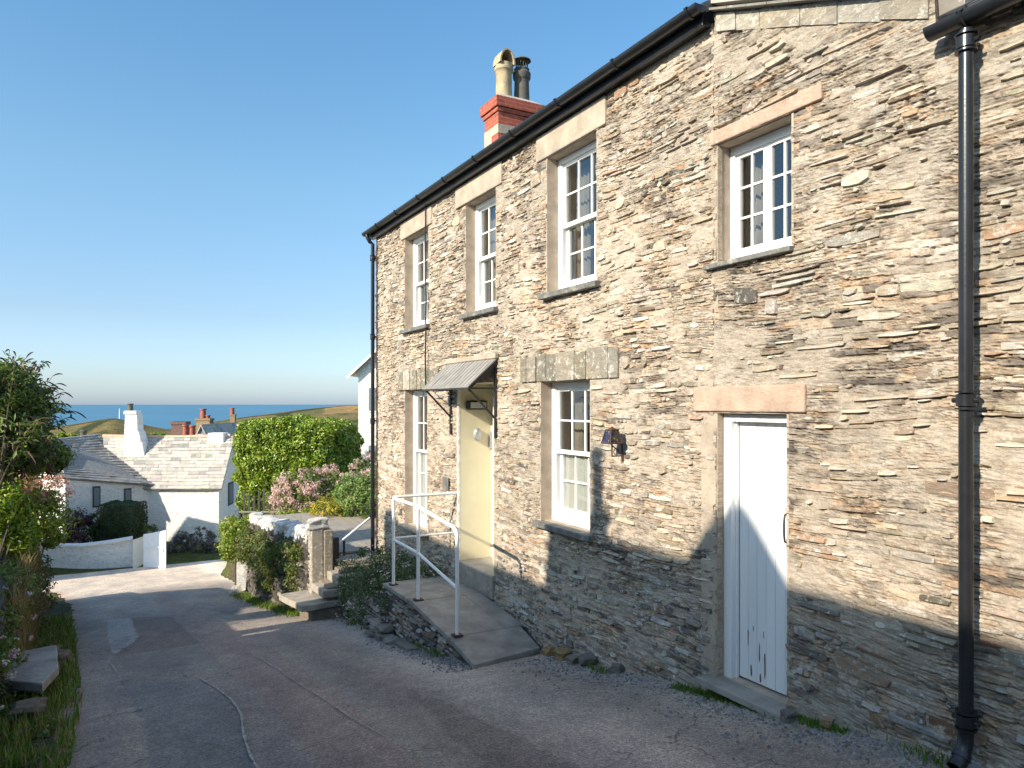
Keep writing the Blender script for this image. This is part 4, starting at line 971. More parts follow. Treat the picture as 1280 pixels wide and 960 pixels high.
# far pier of the wall
b=MB(); boulder(b,(2.62,17.6,-3.75),(.15,.15,.62),321,0,(.6,.58,.54)); boulder(b,(2.5,17.7,-4.35),(.2,.2,.15),322,0,(.5,.47,.4)); tag(b.build('wall_end_stone',M['rubble']),'tall pale upright stone ending the garden wall by the junction','stone')
def plant(name,loc,label,cat,ells,k,n,size,pal,mat='leaf',cr=(.1,.25),fl=None,zmin=None,aspect=2.2,droop=0,stems=6,group=None,spread=.8,shell=(.72,1.04)):
    t=thing(name,loc,label,cat,group)
    p,nn=clumps(ells,k,n,cr,zmin=zmin,shell=shell); leaves('foliage',p,nn,size,pal,M[mat],t,aspect,droop,spread)
    if stems:
        b=MB(); r=random.Random(int(n))
        for i in range(stems):
            e=r.choice(ells); tip=Vector((e[0]+r.uniform(-.6,.6)*e[3],e[1]+r.uniform(-.6,.6)*e[4],e[2]+r.uniform(-.2,.5)*e[5])); base=Vector(loc)+Vector((r.uniform(-.1,.1),r.uniform(-.1,.1),0)); mid=base.lerp(tip,.5)+Vector((0,0,.1))
            w=.012+.01*min(3,e[5]); b.tube([base,mid,tip],[w,w*.7,w*.3],6)
        b.build('stems',M['bark'],t)
    if fl:
        p,nn=clumps(fl[0],fl[1],fl[2],fl[5] if len(fl)>5 else (.05,.12),shell=(.95,1.12)); leaves('flowers',p,nn,fl[3],fl[4],M['petal'],t,1.3,0,.9)['kind']='stuff'
    return t
# weeds hanging over the garden wall
Ew=[(GWX(12.8)-.06,12.75,-2.7,.12,.25,.3),(GWX(15)-.1,14.9,-3.3,.12,.6,.45),(GWX(13.2)-.08,13.3,-2.75,.16,.5,.32),(GWX(14)-.08,14.2,-2.95,.15,.5,.35),(GWX(13)-.1,12.9,-3.3,.1,.25,.4),(GWX(16)-.1,16.2,-3.1,.2,.8,.38),(GWX(17)-.12,17.0,-3.2,.2,.5,.42),(GWX(15)-.08,15.2,-2.9,.14,.5,.3)]
plant('wall_ivy',(GWX(15),15.3,-4.0),'ivy and weeds hanging down the lane side of the garden wall','plant',Ew,330,15000,(.03,.07),GREEN_MID+[(1.6,(.28,.22,.08)),(1.2,(.22,.16,.07)),(1.2,(.16,.20,.05))],fl=None,droop=.4,cr=(.05,.15),stems=0)
plant('bramble',(2.55,18.0,-4.5),'yellow green weed clump at the far end of the garden wall','plant',[(2.55,18.1,-3.0,.35,.5,.38),(2.4,17.8,-3.3,.25,.35,.3)],70,3500,(.05,.10),GREEN_BRIGHT+[(2,(.40,.36,.12))],cr=(.08,.2),stems=4)
# terrace boards and small rail
tr=thing('garden_terrace',(4.2,14.6,-3),'low stepped terrace of weathered boards beyond the corner of the cottage','terrace')
b=MB(); y=12.62; k=0
while y<17.4:
    b.box(3.15,5.6,y,y+.27,-2.66+.0*k,-2.62+random.uniform(-.004,.004)); y+=.278; k+=1
b.build('boards',M['old_wood'],tr,bevel=.006)
b=MB(); b.box(3.18,5.6,12.55,17.4,-3.4,-2.67); b.build('plinth',M['step_stone'],tr)
rr=thing('garden_rail',(3.9,12.6,-2.8),'thin white rail with a black post beside the cottage corner','handrail')
b=MB(); b.tube([(3.26,12.40,-2.66),(3.30,12.44,-2.55),(3.45,12.5,-2.42),(4.02,12.60,-2.05)],.02,8); b.build('rail',M['white_paint'],rr,smooth=True)
b=MB(); b.tube([(3.52,12.5,-2.7),(3.52,12.5,-2.40)],.02,8); b.build('post',M['iron'],rr,smooth=True)
# big hedge
hd=thing('big_hedge',tuple(P(368,700,26)),'huge bright green rounded hedge behind the flower garden','hedge')
n=62000; r=RNG
def hedge_pts(L0,L1,z0,z1,d0,d1,n,seed=3,pw=4.5,bk=.62):
    # rounded box in (L,z,d) space
    q=r.normal(size=(n,3)); q/=((np.abs(q)**pw).sum(1)**(1/pw))[:,None]
    L=(L0+L1)/2+q[:,0]*(L1-L0)/2; z=(z0+z1)/2+q[:,1]*(z1-z0)/2; d=(d0+d1)/2+q[:,2]*(d1-d0)/2
    rr_=1-np.abs(r.normal(size=n))*.05
    bumpy=.16*vnoise(L+50,z+50,seed,1.5)+.25*vnoise(L+50,z+50,seed+1,3.5)+.12*vnoise(d+50,L+50,seed+2,2.5)
    k=(rr_+bumpy*bk)
    Lc,zc,dc=(L0+L1)/2,(z0+z1)/2,(d0+d1)/2
    L=Lc+(L-Lc)*k; z=zc+(z-zc)*(rr_+bumpy*.35); d=dc+(d-dc)*(rr_+bumpy*.6)
    pts=np.stack([SA*d+L*CA,CA*d-L*SA,z],1)
    nn=np.stack([SA*q[:,2]+q[:,0]*CA,CA*q[:,2]-q[:,0]*SA,q[:,1]],1); nn/=np.linalg.norm(nn,axis=1)[:,None]
    return pts,nn
p,nn=hedge_pts(-9.85,-5.72,-4.0,-.50,24.6,28.6,n); leaves('foliage',p,nn,(.05,.15),GREEN_BRIGHT,M['leaf_glossy'],hd,aspect=1.8,spread=1.0)
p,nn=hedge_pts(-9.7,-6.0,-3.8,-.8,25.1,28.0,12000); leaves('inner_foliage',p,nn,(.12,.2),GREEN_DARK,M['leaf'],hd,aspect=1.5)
b=MB()
for k in range(7): q=LD(-9.4+.55*k,26.5,-4.6); b.tube([tuple(q),tuple(q+Vector((.1,.1,2.4)))],[.07,.04],6)
b.build('trunk',M['bark'],hd)
# flower bushes
def bush(name,u,v,d,ru,rv,rd,label,cat,k,n,size,pal,base_v=None,**kw):
    """ellipsoid bush centred where the garden shows it"""
    c=P(u,v,d); rx=ru/F*d; rz=rv/F*d
    ells=[(c.x,c.y,c.z,max(rx,.1),rd,rz)]+[(c.x+random.uniform(-.6,.6)*rx,c.y+random.uniform(-.5,.5)*rd,c.z+random.uniform(-.45,.5)*rz,rx*.5,rd*.55,rz*.5) for _ in range(3)]
    fl=kw.pop('fl',None)
    if fl: fl=(ells,)+fl
    gzv=float(gz(c.x,c.y)) if name!='x' else c.z
    return plant(name,(c.x,c.y,min(gzv,c.z-rz*.5)),label,cat,ells,k,n,size,pal,fl=fl,**kw)
bush('pink_shrub',408,612,20.5,62,26,1.2,'wide shrub covered in pale pink flower heads in front of the hedge','shrub',120,6500,(.05,.11),GREEN_MID+[(2,(.30,.20,.10))],cr=(.1,.25),fl=(170,9000,(.035,.07),PINK,(.08,.16)))
bush('pink_shrub',478,588,20.0,36,22,.9,'pink flowered shrub against the white house','shrub',70,3000,(.05,.11),GREEN_MID,fl=(70,2800,(.03,.06),PINK,(.06,.14)))
bush('pink_shrub',362,640,19.5,28,17,.7,'small pink flowered shrub near the picket fence','shrub',50,2200,(.05,.1),GREEN_MID+[(2,(.25,.18,.1))],fl=(60,2600,(.03,.06),PINK,(.06,.14)))
bush('leafy_shrub',450,622,17.0,34,30,.8,'fresh green leafy shrub beside the terrace','shrub',110,7000,(.04,.09),[(3,(.15,.24,.06)),(2,(.22,.31,.09)),(2,(.30,.38,.12)),(1,(.08,.13,.03))],cr=(.08,.2))
bush('leafy_shrub',480,610,16.5,22,34,.6,'green leafy shrub touching the corner of the cottage','shrub',80,5000,(.04,.09),[(3,(.15,.24,.06)),(2,(.22,.31,.09)),(1,(.08,.13,.03))],cr=(.08,.2))
bush('yellow_shrub',412,637,17.0,20,15,.5,'small shrub with golden yellow flowers behind the white topped wall','shrub',50,1800,(.04,.08),[(2,(.40,.33,.05)),(2,(.22,.24,.05)),(1,(.13,.17,.04))],fl=(50,1400,(.03,.05),[(2,(.70,.55,.10)),(1,(.60,.38,.06)),(2,(.4,.42,.08))],(.05,.12)))
bush('lime_shrub',372,648,17.5,36,11,.5,'low lime green shrub right behind the white topped wall','shrub',60,3200,(.04,.09),GREEN_BRIGHT+[(1.5,(.34,.36,.08))],cr=(.07,.16))
bush('lime_shrub',322,655,19,22,12,.5,'straggling yellow green shrub at the far end of the garden wall','shrub',50,2200,(.04,.09),GREEN_BRIGHT+[(2,(.36,.32,.12))],cr=(.07,.18))
# picket fence
pf=thing('picket_fence',tuple(P(312,655,23)),'grey weathered paling fence between cottage gable and hedge','fence')
pal_=[]
for k in range(9):
    c=P(299+6.2*k,645,25-.55*k); h=.75+.1*math.sin(k*1.7); b=MB(); b.box(c.x-.03,c.x+.03,c.y-.012,c.y+.012,c.z-.8,c.z+h); b.build('paling',M['grey_fence'],pf)
b=MB(); a=P(299,640,25.05); c=P(352,640,20.4); b.tube([a,c],.03,6); b.tube([a-Vector((0,0,.6)),c-Vector((0,0,.5))],.03,6); b.build('rail',M['grey_fence'],pf)

# ================================================================== WHITE HOUSE behind the cottage corner
wh=thing('white_house',tuple(LD(-4,33,-3.5)),'tall white rendered house showing behind the corner of the stone cottage','house')
L0,L1,d0,d1=-6.4,-1.2,30,37; ze=1.45; zr=ze+2.6*.95; Lm=(L0+L1)/2
b=MB(); q=[LD(L0,d0,-5),LD(L1,d0,-5),LD(L1,d0,ze),LD(Lm,d0,zr),LD(L0,d0,ze)]; b.prism(q,LD(0,d1-d0,0)); b.build('wall',M['whitewash'],wh)
b=MB(); gable_roof(b,LD(L0-.35,d0-.25,ze-.25),LD(L0-.35,d1,ze-.25),LD(L1+.35,d0-.25,ze-.25),LD(L1+.35,d1,ze-.25),LD(Lm,d0-.25,zr+.12),LD(Lm,d1,zr+.12)); b.build('roof',M['roof_slate'],wh)
b=MB(); b.prism([LD(L0-.42,d0-.3,ze-.42),LD(L0-.42,d0-.3,ze-.3),LD(Lm,d0-.3,zr+.05),LD(Lm,d0-.3,zr-.08)],LD(0,.06,0)-LD(0,0,0)); b.build('bargeboard',M['white_paint'],wh)
for zz in (-.35,-2.75):
    b=MB(); b.prism([LD(-6.05,d0-.03,zz),LD(-5.2,d0-.03,zz),LD(-5.2,d0-.03,zz+1.1),LD(-6.05,d0-.03,zz+1.1)],LD(0,.06,0)); w=b.build('window',M['white_paint'],wh)
    b=MB(); b.prism([LD(-5.97,d0-.045,zz+.08),LD(-5.28,d0-.045,zz+.08),LD(-5.28,d0-.045,zz+1.02),LD(-5.97,d0-.045,zz+1.02)],LD(0,.01,0)); b.build('pane',M['grey_cladding'],w)

# ================================================================== LOWER WHITE COTTAGE
wc=thing('white_cottage',tuple(LD(-17,38,-7)),'low whitewashed cottage with pale slate roof at the foot of the lane','cottage')
fl_,fr_=LD(-20.2,36,0),LD(-14.65,36,0); bl_,br_=LD(-20.9,40.6,0),LD(-15.3,40.6,0)
ze,zr=-4.05,-1.74; V3=lambda p,z:Vector((p.x,p.y,z))
rl_,rr_=fl_.lerp(bl_,.5),fr_.lerp(br_,.5)
b=MB()
b.add([V3(fl_,-8),V3(fr_,-8),V3(fr_,ze),V3(fl_,ze)],[(0,1,2,3)]); b.add([V3(fr_,-8),V3(br_,-8),V3(br_,ze),V3(rr_,zr-.05),V3(fr_,ze)],[(0,1,2,3,4)]); b.add([V3(bl_,-8),V3(br_,-8),V3(br_,ze),V3(bl_,ze)],[(3,2,1,0)])
b.add([V3(fl_,-8),V3(bl_,-8),V3(bl_,ze),V3(rl_,zr-.05),V3(fl_,ze)],[(4,3,2,1,0)])
# leaning skim at the near corner
b.prism([V3(fr_,-8)+LD(-.35,-.12,0),V3(fr_,-8)+LD(.03,-.12,0),V3(fr_,ze-.15)+LD(.0,-.03,0),V3(fr_,ze-.15)+LD(-.18,-.03,0)],LD(0,.14,0))
b.build('wall',M['whitewash'],wc)
ext=LD(-.0,-.22,0); exb=LD(0,.2,0)
b=MB(); gable_roof(b,V3(fl_,ze-.18)+ext,V3(fr_,ze-.18)+ext+LD(.22,0,0),V3(bl_,ze-.15)+exb,V3(br_,ze-.15)+exb+LD(.22,0,0),V3(rl_,zr)-LD(1.2,0,0),V3(rr_,zr+.05)+LD(.22,0,0),h=.24,w=(.2,.55),lift=.03,thick=.09)
b.tube([V3(rl_,zr+.03)-LD(1.2,0,0),V3(rl_.lerp(rr_,.5),zr-.02),V3(rr_,zr+.06)],.09,8,c=(1.5,.9,.7))
b.build('roof',M['roof_slate'],wc)
# left wing running back
wa,wb=LD(-20.6,33.2,0),LD(-17.9,36.3,0)       # wing's lane-side wall foot line
pa,pb=LD(-23.4,35.6,0),LD(-20.6,38.9,0)
b=MB(); zw=-3.35; zwr=-1.6
b.add([V3(wa,-8),V3(wb,-8),V3(wb,zw-.55),V3(wa,zw)],[(0,1,2,3)]); b.add([V3(wa,-8),V3(pa,-8),V3(pa,zw+.2),V3(wa.lerp(pa,.5),zwr),V3(wa,zw)],[(4,3,2,1,0)]); b.build('wing_wall',M['old_whitewash'],wc)
b=MB(); R0=V3(wa.lerp(pa,.55)-LD(.3,.3,0),-1.72); R1=V3(LD(-22.6,39.2,0),-1.62)
gable_roof(b,V3(wa-LD(.2,.35,0),zw+.0),V3(wb+LD(.15,-.2,0),zw-.72),V3(pa-LD(.3,.3,0),zw),V3(pb,zw),R0,R1,h=.24,w=(.2,.5),lift=.03,thick=.09)
b.build('wing_roof',M['wing_slate_shaded'],wc)
b=MB(); c=P(104,540,38.6); b.lathe(c.x,c.y,[(.14,c.z-.3),(.16,c.z),(.2,c.z+.03),(.1,c.z+.12),(0,c.z+.13)],12); b.build('vent',M['pot_dark'],wc)
def wing_pt(w,z,o=0):
    n=Vector((wb-wa)).normalized(); n=Vector((n.y,-n.x,0)); p=wa.lerp(wb,w); return Vector((p.x,p.y,z))+n*o
for (w0,w1,za,zb) in ((.62,.70,-5.0,-4.12),(.28,.36,-4.9,-3.9),(.93,.985,-5.2,-4.2)):
    b=MB(); b.prism([wing_pt(w0,za,.05),wing_pt(w1,za,.05),wing_pt(w1,zb,.05),wing_pt(w0,zb,.05)],wing_pt(0,0,0)-wing_pt(0,0,.08)); w=b.build('window',M['wood_dark'],wc)
    b=MB(); b.prism([wing_pt(w0+.012,za+.08,.06),wing_pt(w1-.012,za+.08,.06),wing_pt(w1-.012,zb-.08,.06),wing_pt(w0+.012,zb-.08,.06)],wing_pt(0,0,0)-wing_pt(0,0,.012)); b.build('pane',M['grey_cladding'],w)
def gab(w,z,o=0): p=fr_.lerp(br_,w); n=LD(1,0,0); return Vector((p.x,p.y,z))+n*o
b=MB(); b.prism([gab(.38,-5.35,.03),gab(.62,-5.35,.03),gab(.62,-4.15,.03),gab(.38,-4.15,.03)],LD(-.08,0,0)); w=b.build('window',M['wood_dark'],wc)
b=MB(); b.prism([gab(.42,-5.25,.045),gab(.58,-5.25,.045),gab(.58,-4.25,.045),gab(.42,-4.25,.045)],LD(-.01,0,0)); b.build('pane',M['grey_cladding'],w)
b=MB(); b.tube([gab(.96,-4.1,.08),gab(.96,-7.5,.08)],.05,8); b.build('downpipe',M['black_paint'],wc)
# stepped tapering chimney
def cbox(mb,L0,L1,d0,d1,z0,z1,k=1,mi=0,skew=0):
    Lc,dc=(L0+L1)/2,(d0+d1)/2
    b0=[LD(L0,d0,z0),LD(L1,d0,z0),LD(L1,d1,z0),LD(L0,d1,z0)]
    t0=[LD(Lc+(L-Lc)*k+skew,dc+(d-dc)*k,z1) for L,d in ((L0,d0),(L1,d0),(L1,d1),(L0,d1))]
    mb.add(b0+t0,[(0,3,2,1),(4,5,6,7),(0,1,5,4),(1,2,6,5),(2,3,7,6),(3,0,4,7)],mi)
b=MB(); dd=37.3; L=lambda u:(u-640)/F*dd; Z=lambda v:-(v-505)/F*dd
cbox(b,L(154.5),L(181),dd,dd+.9,Z(572),Z(552),.88,skew=-.10); cbox(b,L(154.5),L(176),dd+.02,dd+.8,Z(553),Z(539),.86,skew=-.08); cbox(b,L(154.5),L(171.5),dd+.05,dd+.7,Z(540),Z(517),.88,skew=-.02); cbox(b,L(153.5),L(170),dd+.03,dd+.66,Z(518),Z(513.5),.95)
c=b.build('chimney',M['whitewash'],wc,bevel=.03)
b=MB(); q=P(163,514,dd+.4); b.lathe(q.x,q.y,[(.12,q.z-.05),(.14,q.z+.1),(.12,q.z+.3),(.15,q.z+.34),(.15,q.z+.4),(.08,q.z+.4)],14); b.build('chimney_pot',M['pot_dark'],c,smooth=True)
b=MB(); dd=38.2; cbox(b,L(261),L(283),dd-.35,dd+.55,Z(566),Z(550),.92); cbox(b,L(262),L(282),dd-.3,dd+.5,Z(551),Z(541),.95); b.build('chimney',M['whitewash'],wc,bevel=.03)
# lean-to canopy line above the front
# ================================================================== forecourt wall, gate, box hedge
D_=29.4
fw_=thing('forecourt_wall',tuple(P(110,716,D_)),'curved whitewashed low wall round the cottage forecourt','wall')
b=MB(); us=np.linspace(20,166,22); 
def fwp(u,off=0,z=0):
    dep=30.9-1.1*math.sin((u-20)/146*math.pi*.75)+(off); p=P(u,505,dep); return Vector((p.x,p.y,z))
tz=lambda u:-(np.interp(u,[20,100,166],[686,684,676])-505)/F*29.8
vs=[];
for u in us:
    vs+=[fwp(u,0,-7.6),fwp(u,.03,tz(u)),fwp(u,.35,tz(u)),fwp(u,.38,-7.6)]
b.add(vs,[(4*i+k,4*i+k+4,4*i+k+5,4*i+k+1) for i in range(21) for k in range(3)]); b.add(vs[-4:],[(0,1,2,3)])
b.build('stonework',M['old_whitewash'],fw_)
b=MB(); vs=[]
for u in us: vs+=[fwp(u,-.05,tz(u)+.002),fwp(u,-.05,tz(u)+.07),fwp(u,.42,tz(u)+.07),fwp(u,.42,tz(u)+.002)]
b.add(vs,[(4*i+k,4*i+k+4,4*i+(k+1)%4+4,4*i+(k+1)%4) for i in range(21) for k in range(4)]); b.add(vs[-4:],[(0,1,2,3)]); b.build('coping',M['whitewash'],fw_)
b=MB(); q0=P(164,505,29.9); 
def qd(mb,u0,u1,d0,d1,v0,v1,th,mi=0):
    zt0,zt1=-(v0-505)/F*d0,-(v1-505)/F*d1
    a=P(u0,505,d0); c=P(u1,505,d1); mb.prism([(a.x,a.y,-7.5),(c.x,c.y,-7.5),(c.x,c.y,zt1),(a.x,a.y,zt0)],LD(0,th,0),mi)
qd(b,166,180,29.6,30.9,675,670,.3); tag(b.build('gate_wall',M['whitewash']),'short white wall return beside the pale gate','wall')
gt=thing('garden_gate',tuple(P(194,714,30)),'solid pale painted gate standing ajar at the end of the forecourt wall','gate')
b=MB(); qd(b,179,207,29.7,29.4,668,663,.07); b.build('leaf',M['shaded_gate'],gt,bevel=.01)
b=MB(); a=P(181,505,29.65); c=P(205,505,29.4); b.tube([(a.x,a.y,-5.9),(c.x,c.y,-5.85)],.03,6); b.tube([(a.x,a.y,-6.7),(c.x,c.y,-6.65)],.03,6); b.build('ledge',M['shaded_gate'],gt)
b=MB(); q=P(204,690,29.3); b.tube([q,q+Vector((0,0,.12))],.02,6); b.build('handle',M['iron'],gt)
bh=thing('clipped_hedge',tuple(P(150,690,33)),'neatly clipped dark green box shaped hedge behind the forecourt wall','hedge')
p,nn=hedge_pts((128-640)/F*33,(172-640)/F*33,-6.6,-4.55,32.4,34,20000,9,12,.12); leaves('foliage',p,nn,(.05,.09),GREEN_DARK+[(1,(.06,.13,.04))],M['leaf'],bh,aspect=1.6,spread=.5)
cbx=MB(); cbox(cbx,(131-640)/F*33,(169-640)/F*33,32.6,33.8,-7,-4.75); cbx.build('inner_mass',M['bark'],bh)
PURP=[(3,(.06,.025,.03)),(2,(.10,.035,.04)),(1,(.05,.05,.03)),(1,(.13,.07,.05))]
bush('purple_bush',88,662,32,26,26,.9,'dark purple leaved bush behind the forecourt wall','shrub',90,4500,(.07,.14),PURP,cr=(.12,.3))
bush('dark_bush',116,660,33,14,18,.7,'small dark green bush between purple bush and clipped hedge','shrub',60,2200,(.07,.13),GREEN_DARK,cr=(.1,.25))
bush('low_bush',182,664,33.5,14,8,.5,'low green bush right of the clipped hedge','shrub',40,1500,(.06,.11),GREEN_MID,cr=(.08,.2))
LAV=[(3,(.16,.15,.14)),(2,(.22,.19,.22)),(2,(.10,.11,.08)),(1,(.25,.2,.2))]
for (u,v,ru,rv,lab,pl) in ((228,686,20,21,'grey lavender like bush against the cottage front',LAV),(252,680,17,20,'dusky grey green bush at the right of the cottage front',LAV+[(2,(.09,.11,.07))]),(222,700,10,11,'small bush with dull pink flowers beside the gate',LAV+[(3,(.40,.2,.24))]),(262,694,9,12,'small dark bush at the foot of the gable corner',GREEN_DARK+[(2,(.2,.16,.18))])):
    bush('border_bush',u,v,33.5,ru,rv,.6,lab,'shrub',60,3200,(.06,.13),pl,cr=(.08,.22),group='bushes along the cottage front')
bush('lime_shrub',290,668,22.5,13,22,.4,'tall yellow green bush where the side road goes right','shrub',50,2200,(.05,.10),GREEN_BRIGHT+[(2,(.38,.34,.14))],cr=(.08,.2))

# ================================================================== VILLAGE beyond
def village_house(u0,u1,d,depth,veave,vridge,label,wallmat='whitewash',roofmat='roof_slate',front_gable=False,loc_v=600):
    L0,L1=(u0-640)/F*d,(u1-640)/F*d; ze=-(veave-505)/F*d; zr=-(vridge-505)/F*d; zb=-(loc_v-505)/F*d-6
    t=thing('village_house',tuple(LD((L0+L1)/2,d+depth/2,zb)),label,'house','roofs and chimneys of the village below')
    b=MB(); 
    if front_gable:
        Lm=(L0+L1)/2; b.prism([LD(L0,d,zb),LD(L1,d,zb),LD(L1,d,ze),LD(Lm,d,zr),LD(L0,d,ze)],LD(0,depth,0)); b.build('wall',M[wallmat],t)
        b=MB(); gable_roof(b,LD(L0-.2,d-.15,ze-.1),LD(L0-.2,d+depth,ze-.1),LD(L1+.2,d-.15,ze-.1),LD(L1+.2,d+depth,ze-.1),LD(Lm,d-.15,zr+.1),LD(Lm,d+depth,zr+.1),h=.3)
    else:
        cbox(b,L0,L1,d,d+depth,zb,ze); b.prism([LD(L0,d,ze),LD(L0,d+depth,ze),LD(L0,d+depth/2,zr)],LD(.05,0,0)); b.prism([LD(L1,d,ze),LD(L1,d+depth,ze),LD(L1,d+depth/2,zr)],LD(-.05,0,0)); b.build('wall',M[wallmat],t)
        b=MB(); gable_roof(b,LD(L0-.15,d-.2,ze-.1),LD(L1+.15,d-.2,ze-.1),LD(L0-.15,d+depth+.2,ze-.1),LD(L1+.15,d+depth+.2,ze-.1),LD(L0-.15,d+depth/2,zr+.08),LD(L1+.15,d+depth/2,zr+.08),h=.3)
    b.build('roof',M[roofmat],t); return t
def vchim(t,u0,u1,d,v0,v1,mat,pots,potmat='red_pot',cap=True,ph=.45):
    k=F/d; L0,L1=(u0-640)/k,(u1-640)/k; z0,z1=-(v1-505)/k,-(v0-505)/k
    b=MB(); cbox(b,L0,L1,d,d+.7*(L1-L0),z0-2,z1)
    if cap: cbox(b,L0-.06,L1+.06,d-.06,d+.7*(L1-L0)+.06,z1-.18,z1)
    c=b.build('chimney',M[mat],t)
    for (u,r,vt) in pots:
        b=MB(); q=P(u,505,d+.35*(L1-L0)); zt=-(vt-505)/k; b.lathe(q.x,q.y,[(r,z1-.1),(r*.85,zt-.12),(r*1.15,zt-.08),(r*1.1,zt),(r*.6,zt)],12); b.build('chimney_pot',M[potmat],c,smooth=True)
t=village_house(205,232,46,5,557,546,'small white walled house just beyond the cottage ridge',loc_v=580)
vchim(t,215,231,47,527,548,'slate_stone_v' if 'slate_stone_v' in M else 'old_whitewash',[]) if False else None
simple('dark_rubble',(.15,.09,.075),.9,.5,14,bst=.8,bd=.03,bs=12); simple('buff_rubble',(.26,.18,.10),.9,.35,14,bst=.8,bd=.03,bs=12)
vchim(t,214,231.5,46.5,527,546,'dark_rubble',[])
t=village_house(226,250,44,5,562,551,'slate roofed house with a red brick chimney and two tall red pots',loc_v=580); vchim(t,228,247,43.5,544,560,'brick',[(232,.17,531),(240.5,.17,532)],cap=True)
t=village_house(240,264,58,7,560,532,'gabled house clad in blue grey with a buff stone chimney',wallmat='grey_cladding',front_gable=True,loc_v=580); vchim(t,245,262,60,523,545,'buff_rubble',[(254,.25,511),(260,.18,519)],cap=True)
t=village_house(284,306,95,7,545,532,'distant house hidden by the hedge with one slim red chimney pot',loc_v=560); vchim(t,287.5,293.5,95,518,535,'buff_rubble',[(290.5,.28,510)],cap=True)
t=village_house(190,206,110,7,553,549,'tiny pale house on the hillside beyond the tapering chimney',loc_v=560)
for (u,v,d,ru,rv,lab) in ((82,548,90,18,7,'rounded green tree below the headland at far left'),(196,548,80,9,6,'bright green tree right of the tapering chimney'),(215,552,95,8,5,'dull green tree behind the small white house'),(120,552,70,12,5,'green tree behind the cottage wing'),(272,545,100,10,7,'dark tree between gabled house and hedge'),(178,546,120,8,4,'olive tree at the foot of the hill')):
    c=P(u,v,d); rx=ru/F*d; rz=rv/F*d; t=thing('tree',(c.x,c.y,c.z-rz-1.5),lab,'tree','trees beyond the cottage roofs')
    p,nn=clumps([(c.x,c.y,c.z,rx,rx,rz),(c.x+rx*.4,c.y,c.z-rz*.2,rx*.6,rx*.6,rz*.7)],60,2600,(.3*rz,.6*rz)); leaves('crown',p,nn,(.18,.4),GREEN_BRIGHT if 'bright' in lab or 'rounded' in lab else GREEN_MID,M['leaf'],t,aspect=1.4)
    b=MB(); b.tube([(c.x,c.y,c.z-rz-2.5),(c.x,c.y,c.z)],[.2,.1],6); b.build('trunk',M['bark'],t)
c=P(149.4,519,430); b=MB(); b.tube([(c.x,c.y,c.z-2),(c.x,c.y,c.z+4.0)],[.35,.25],6); tag(b.build('mast',M['white_paint']),'thin white mast on the headland ridge left of the tapering chimney','mast')

# ================================================================== LEFT BANK
bw=thing('bank_wall',(-1.3,10,-3.6),'old dry stone wall along the left side of the lane buried in plants','wall')
BX=lambda y: float(np.interp(y,[4,8,12,16,22],[-1.0,-1.02,-1.22,-1.45,-2.0]))
def btop(y): return float(lane_z(y))+float(np.interp(y,[4,8,10,12,14,22],[.75,.8,.95,1.35,1.5,1.2]))
b=MB(); mpB=lambda s,t,d:(BX(s)+d,s,t)
stones(b,mpB,4,18,-6,-1.5,lambda a,c,lo,hi:hi<min(btop(a),btop(c)) and lo>float(lane_z(a))-.15,hmin=.05,hmax=.12,lmin=.1,lmax=.4,pal=[(3,(.20,.18,.155)),(2,(.12,.11,.10)),(1.5,(.28,.25,.21)),(.6,(.3,.19,.12))],prot=(0,.06),gap=.012)
ys=np.linspace(4,22,40)
for k in range(39):
    ya,yb=ys[k],ys[k+1]; b.prism([(BX(ya),ya,float(lane_z(ya))-.5),(BX(yb),yb,float(lane_z(yb))-.5),(BX(yb),yb,btop(yb)),(BX(ya),ya,btop(ya))],(-.5,0,0),1)
b.build('stonework',[M['slate_stone'],M['wood_dark']],bw)
b=MB(); rough_slab(b,[(-1.0,8.75),(-.62,8.35),(-.52,8.95),(-.60,9.95),(-.95,9.9)],float(lane_z(8.9))+.27,.10); b.v=[(x,y,z-.06*(y-8.9)) for x,y,z in b.v]
tag(b.build('stone_slab',M['paving_slate'],bevel=.015),'flat grey slab step projecting from the left bank over the grass','slab')
for i,(x,y,s,lab) in enumerate(((-.68,7.75,.13,'brown broken stone lying below the grey slab'),(-.84,8.9,.16,'block propping up the grey slab'),(-.66,10.9,.14,'grey stone in the grass beyond the slab'),(-.78,11.6,.12,'half buried stone at the foot of the bank wall'))):
    b=MB(); boulder(b,(x,y,float(lane_z(y))+s*.5),(s*1.1,s*1.2,s*.75),400+i,0,(.25,.2,.15)); tag(b.build('bank_stone',M['slate_stone']),lab,'stone','loose stones on the left verge')
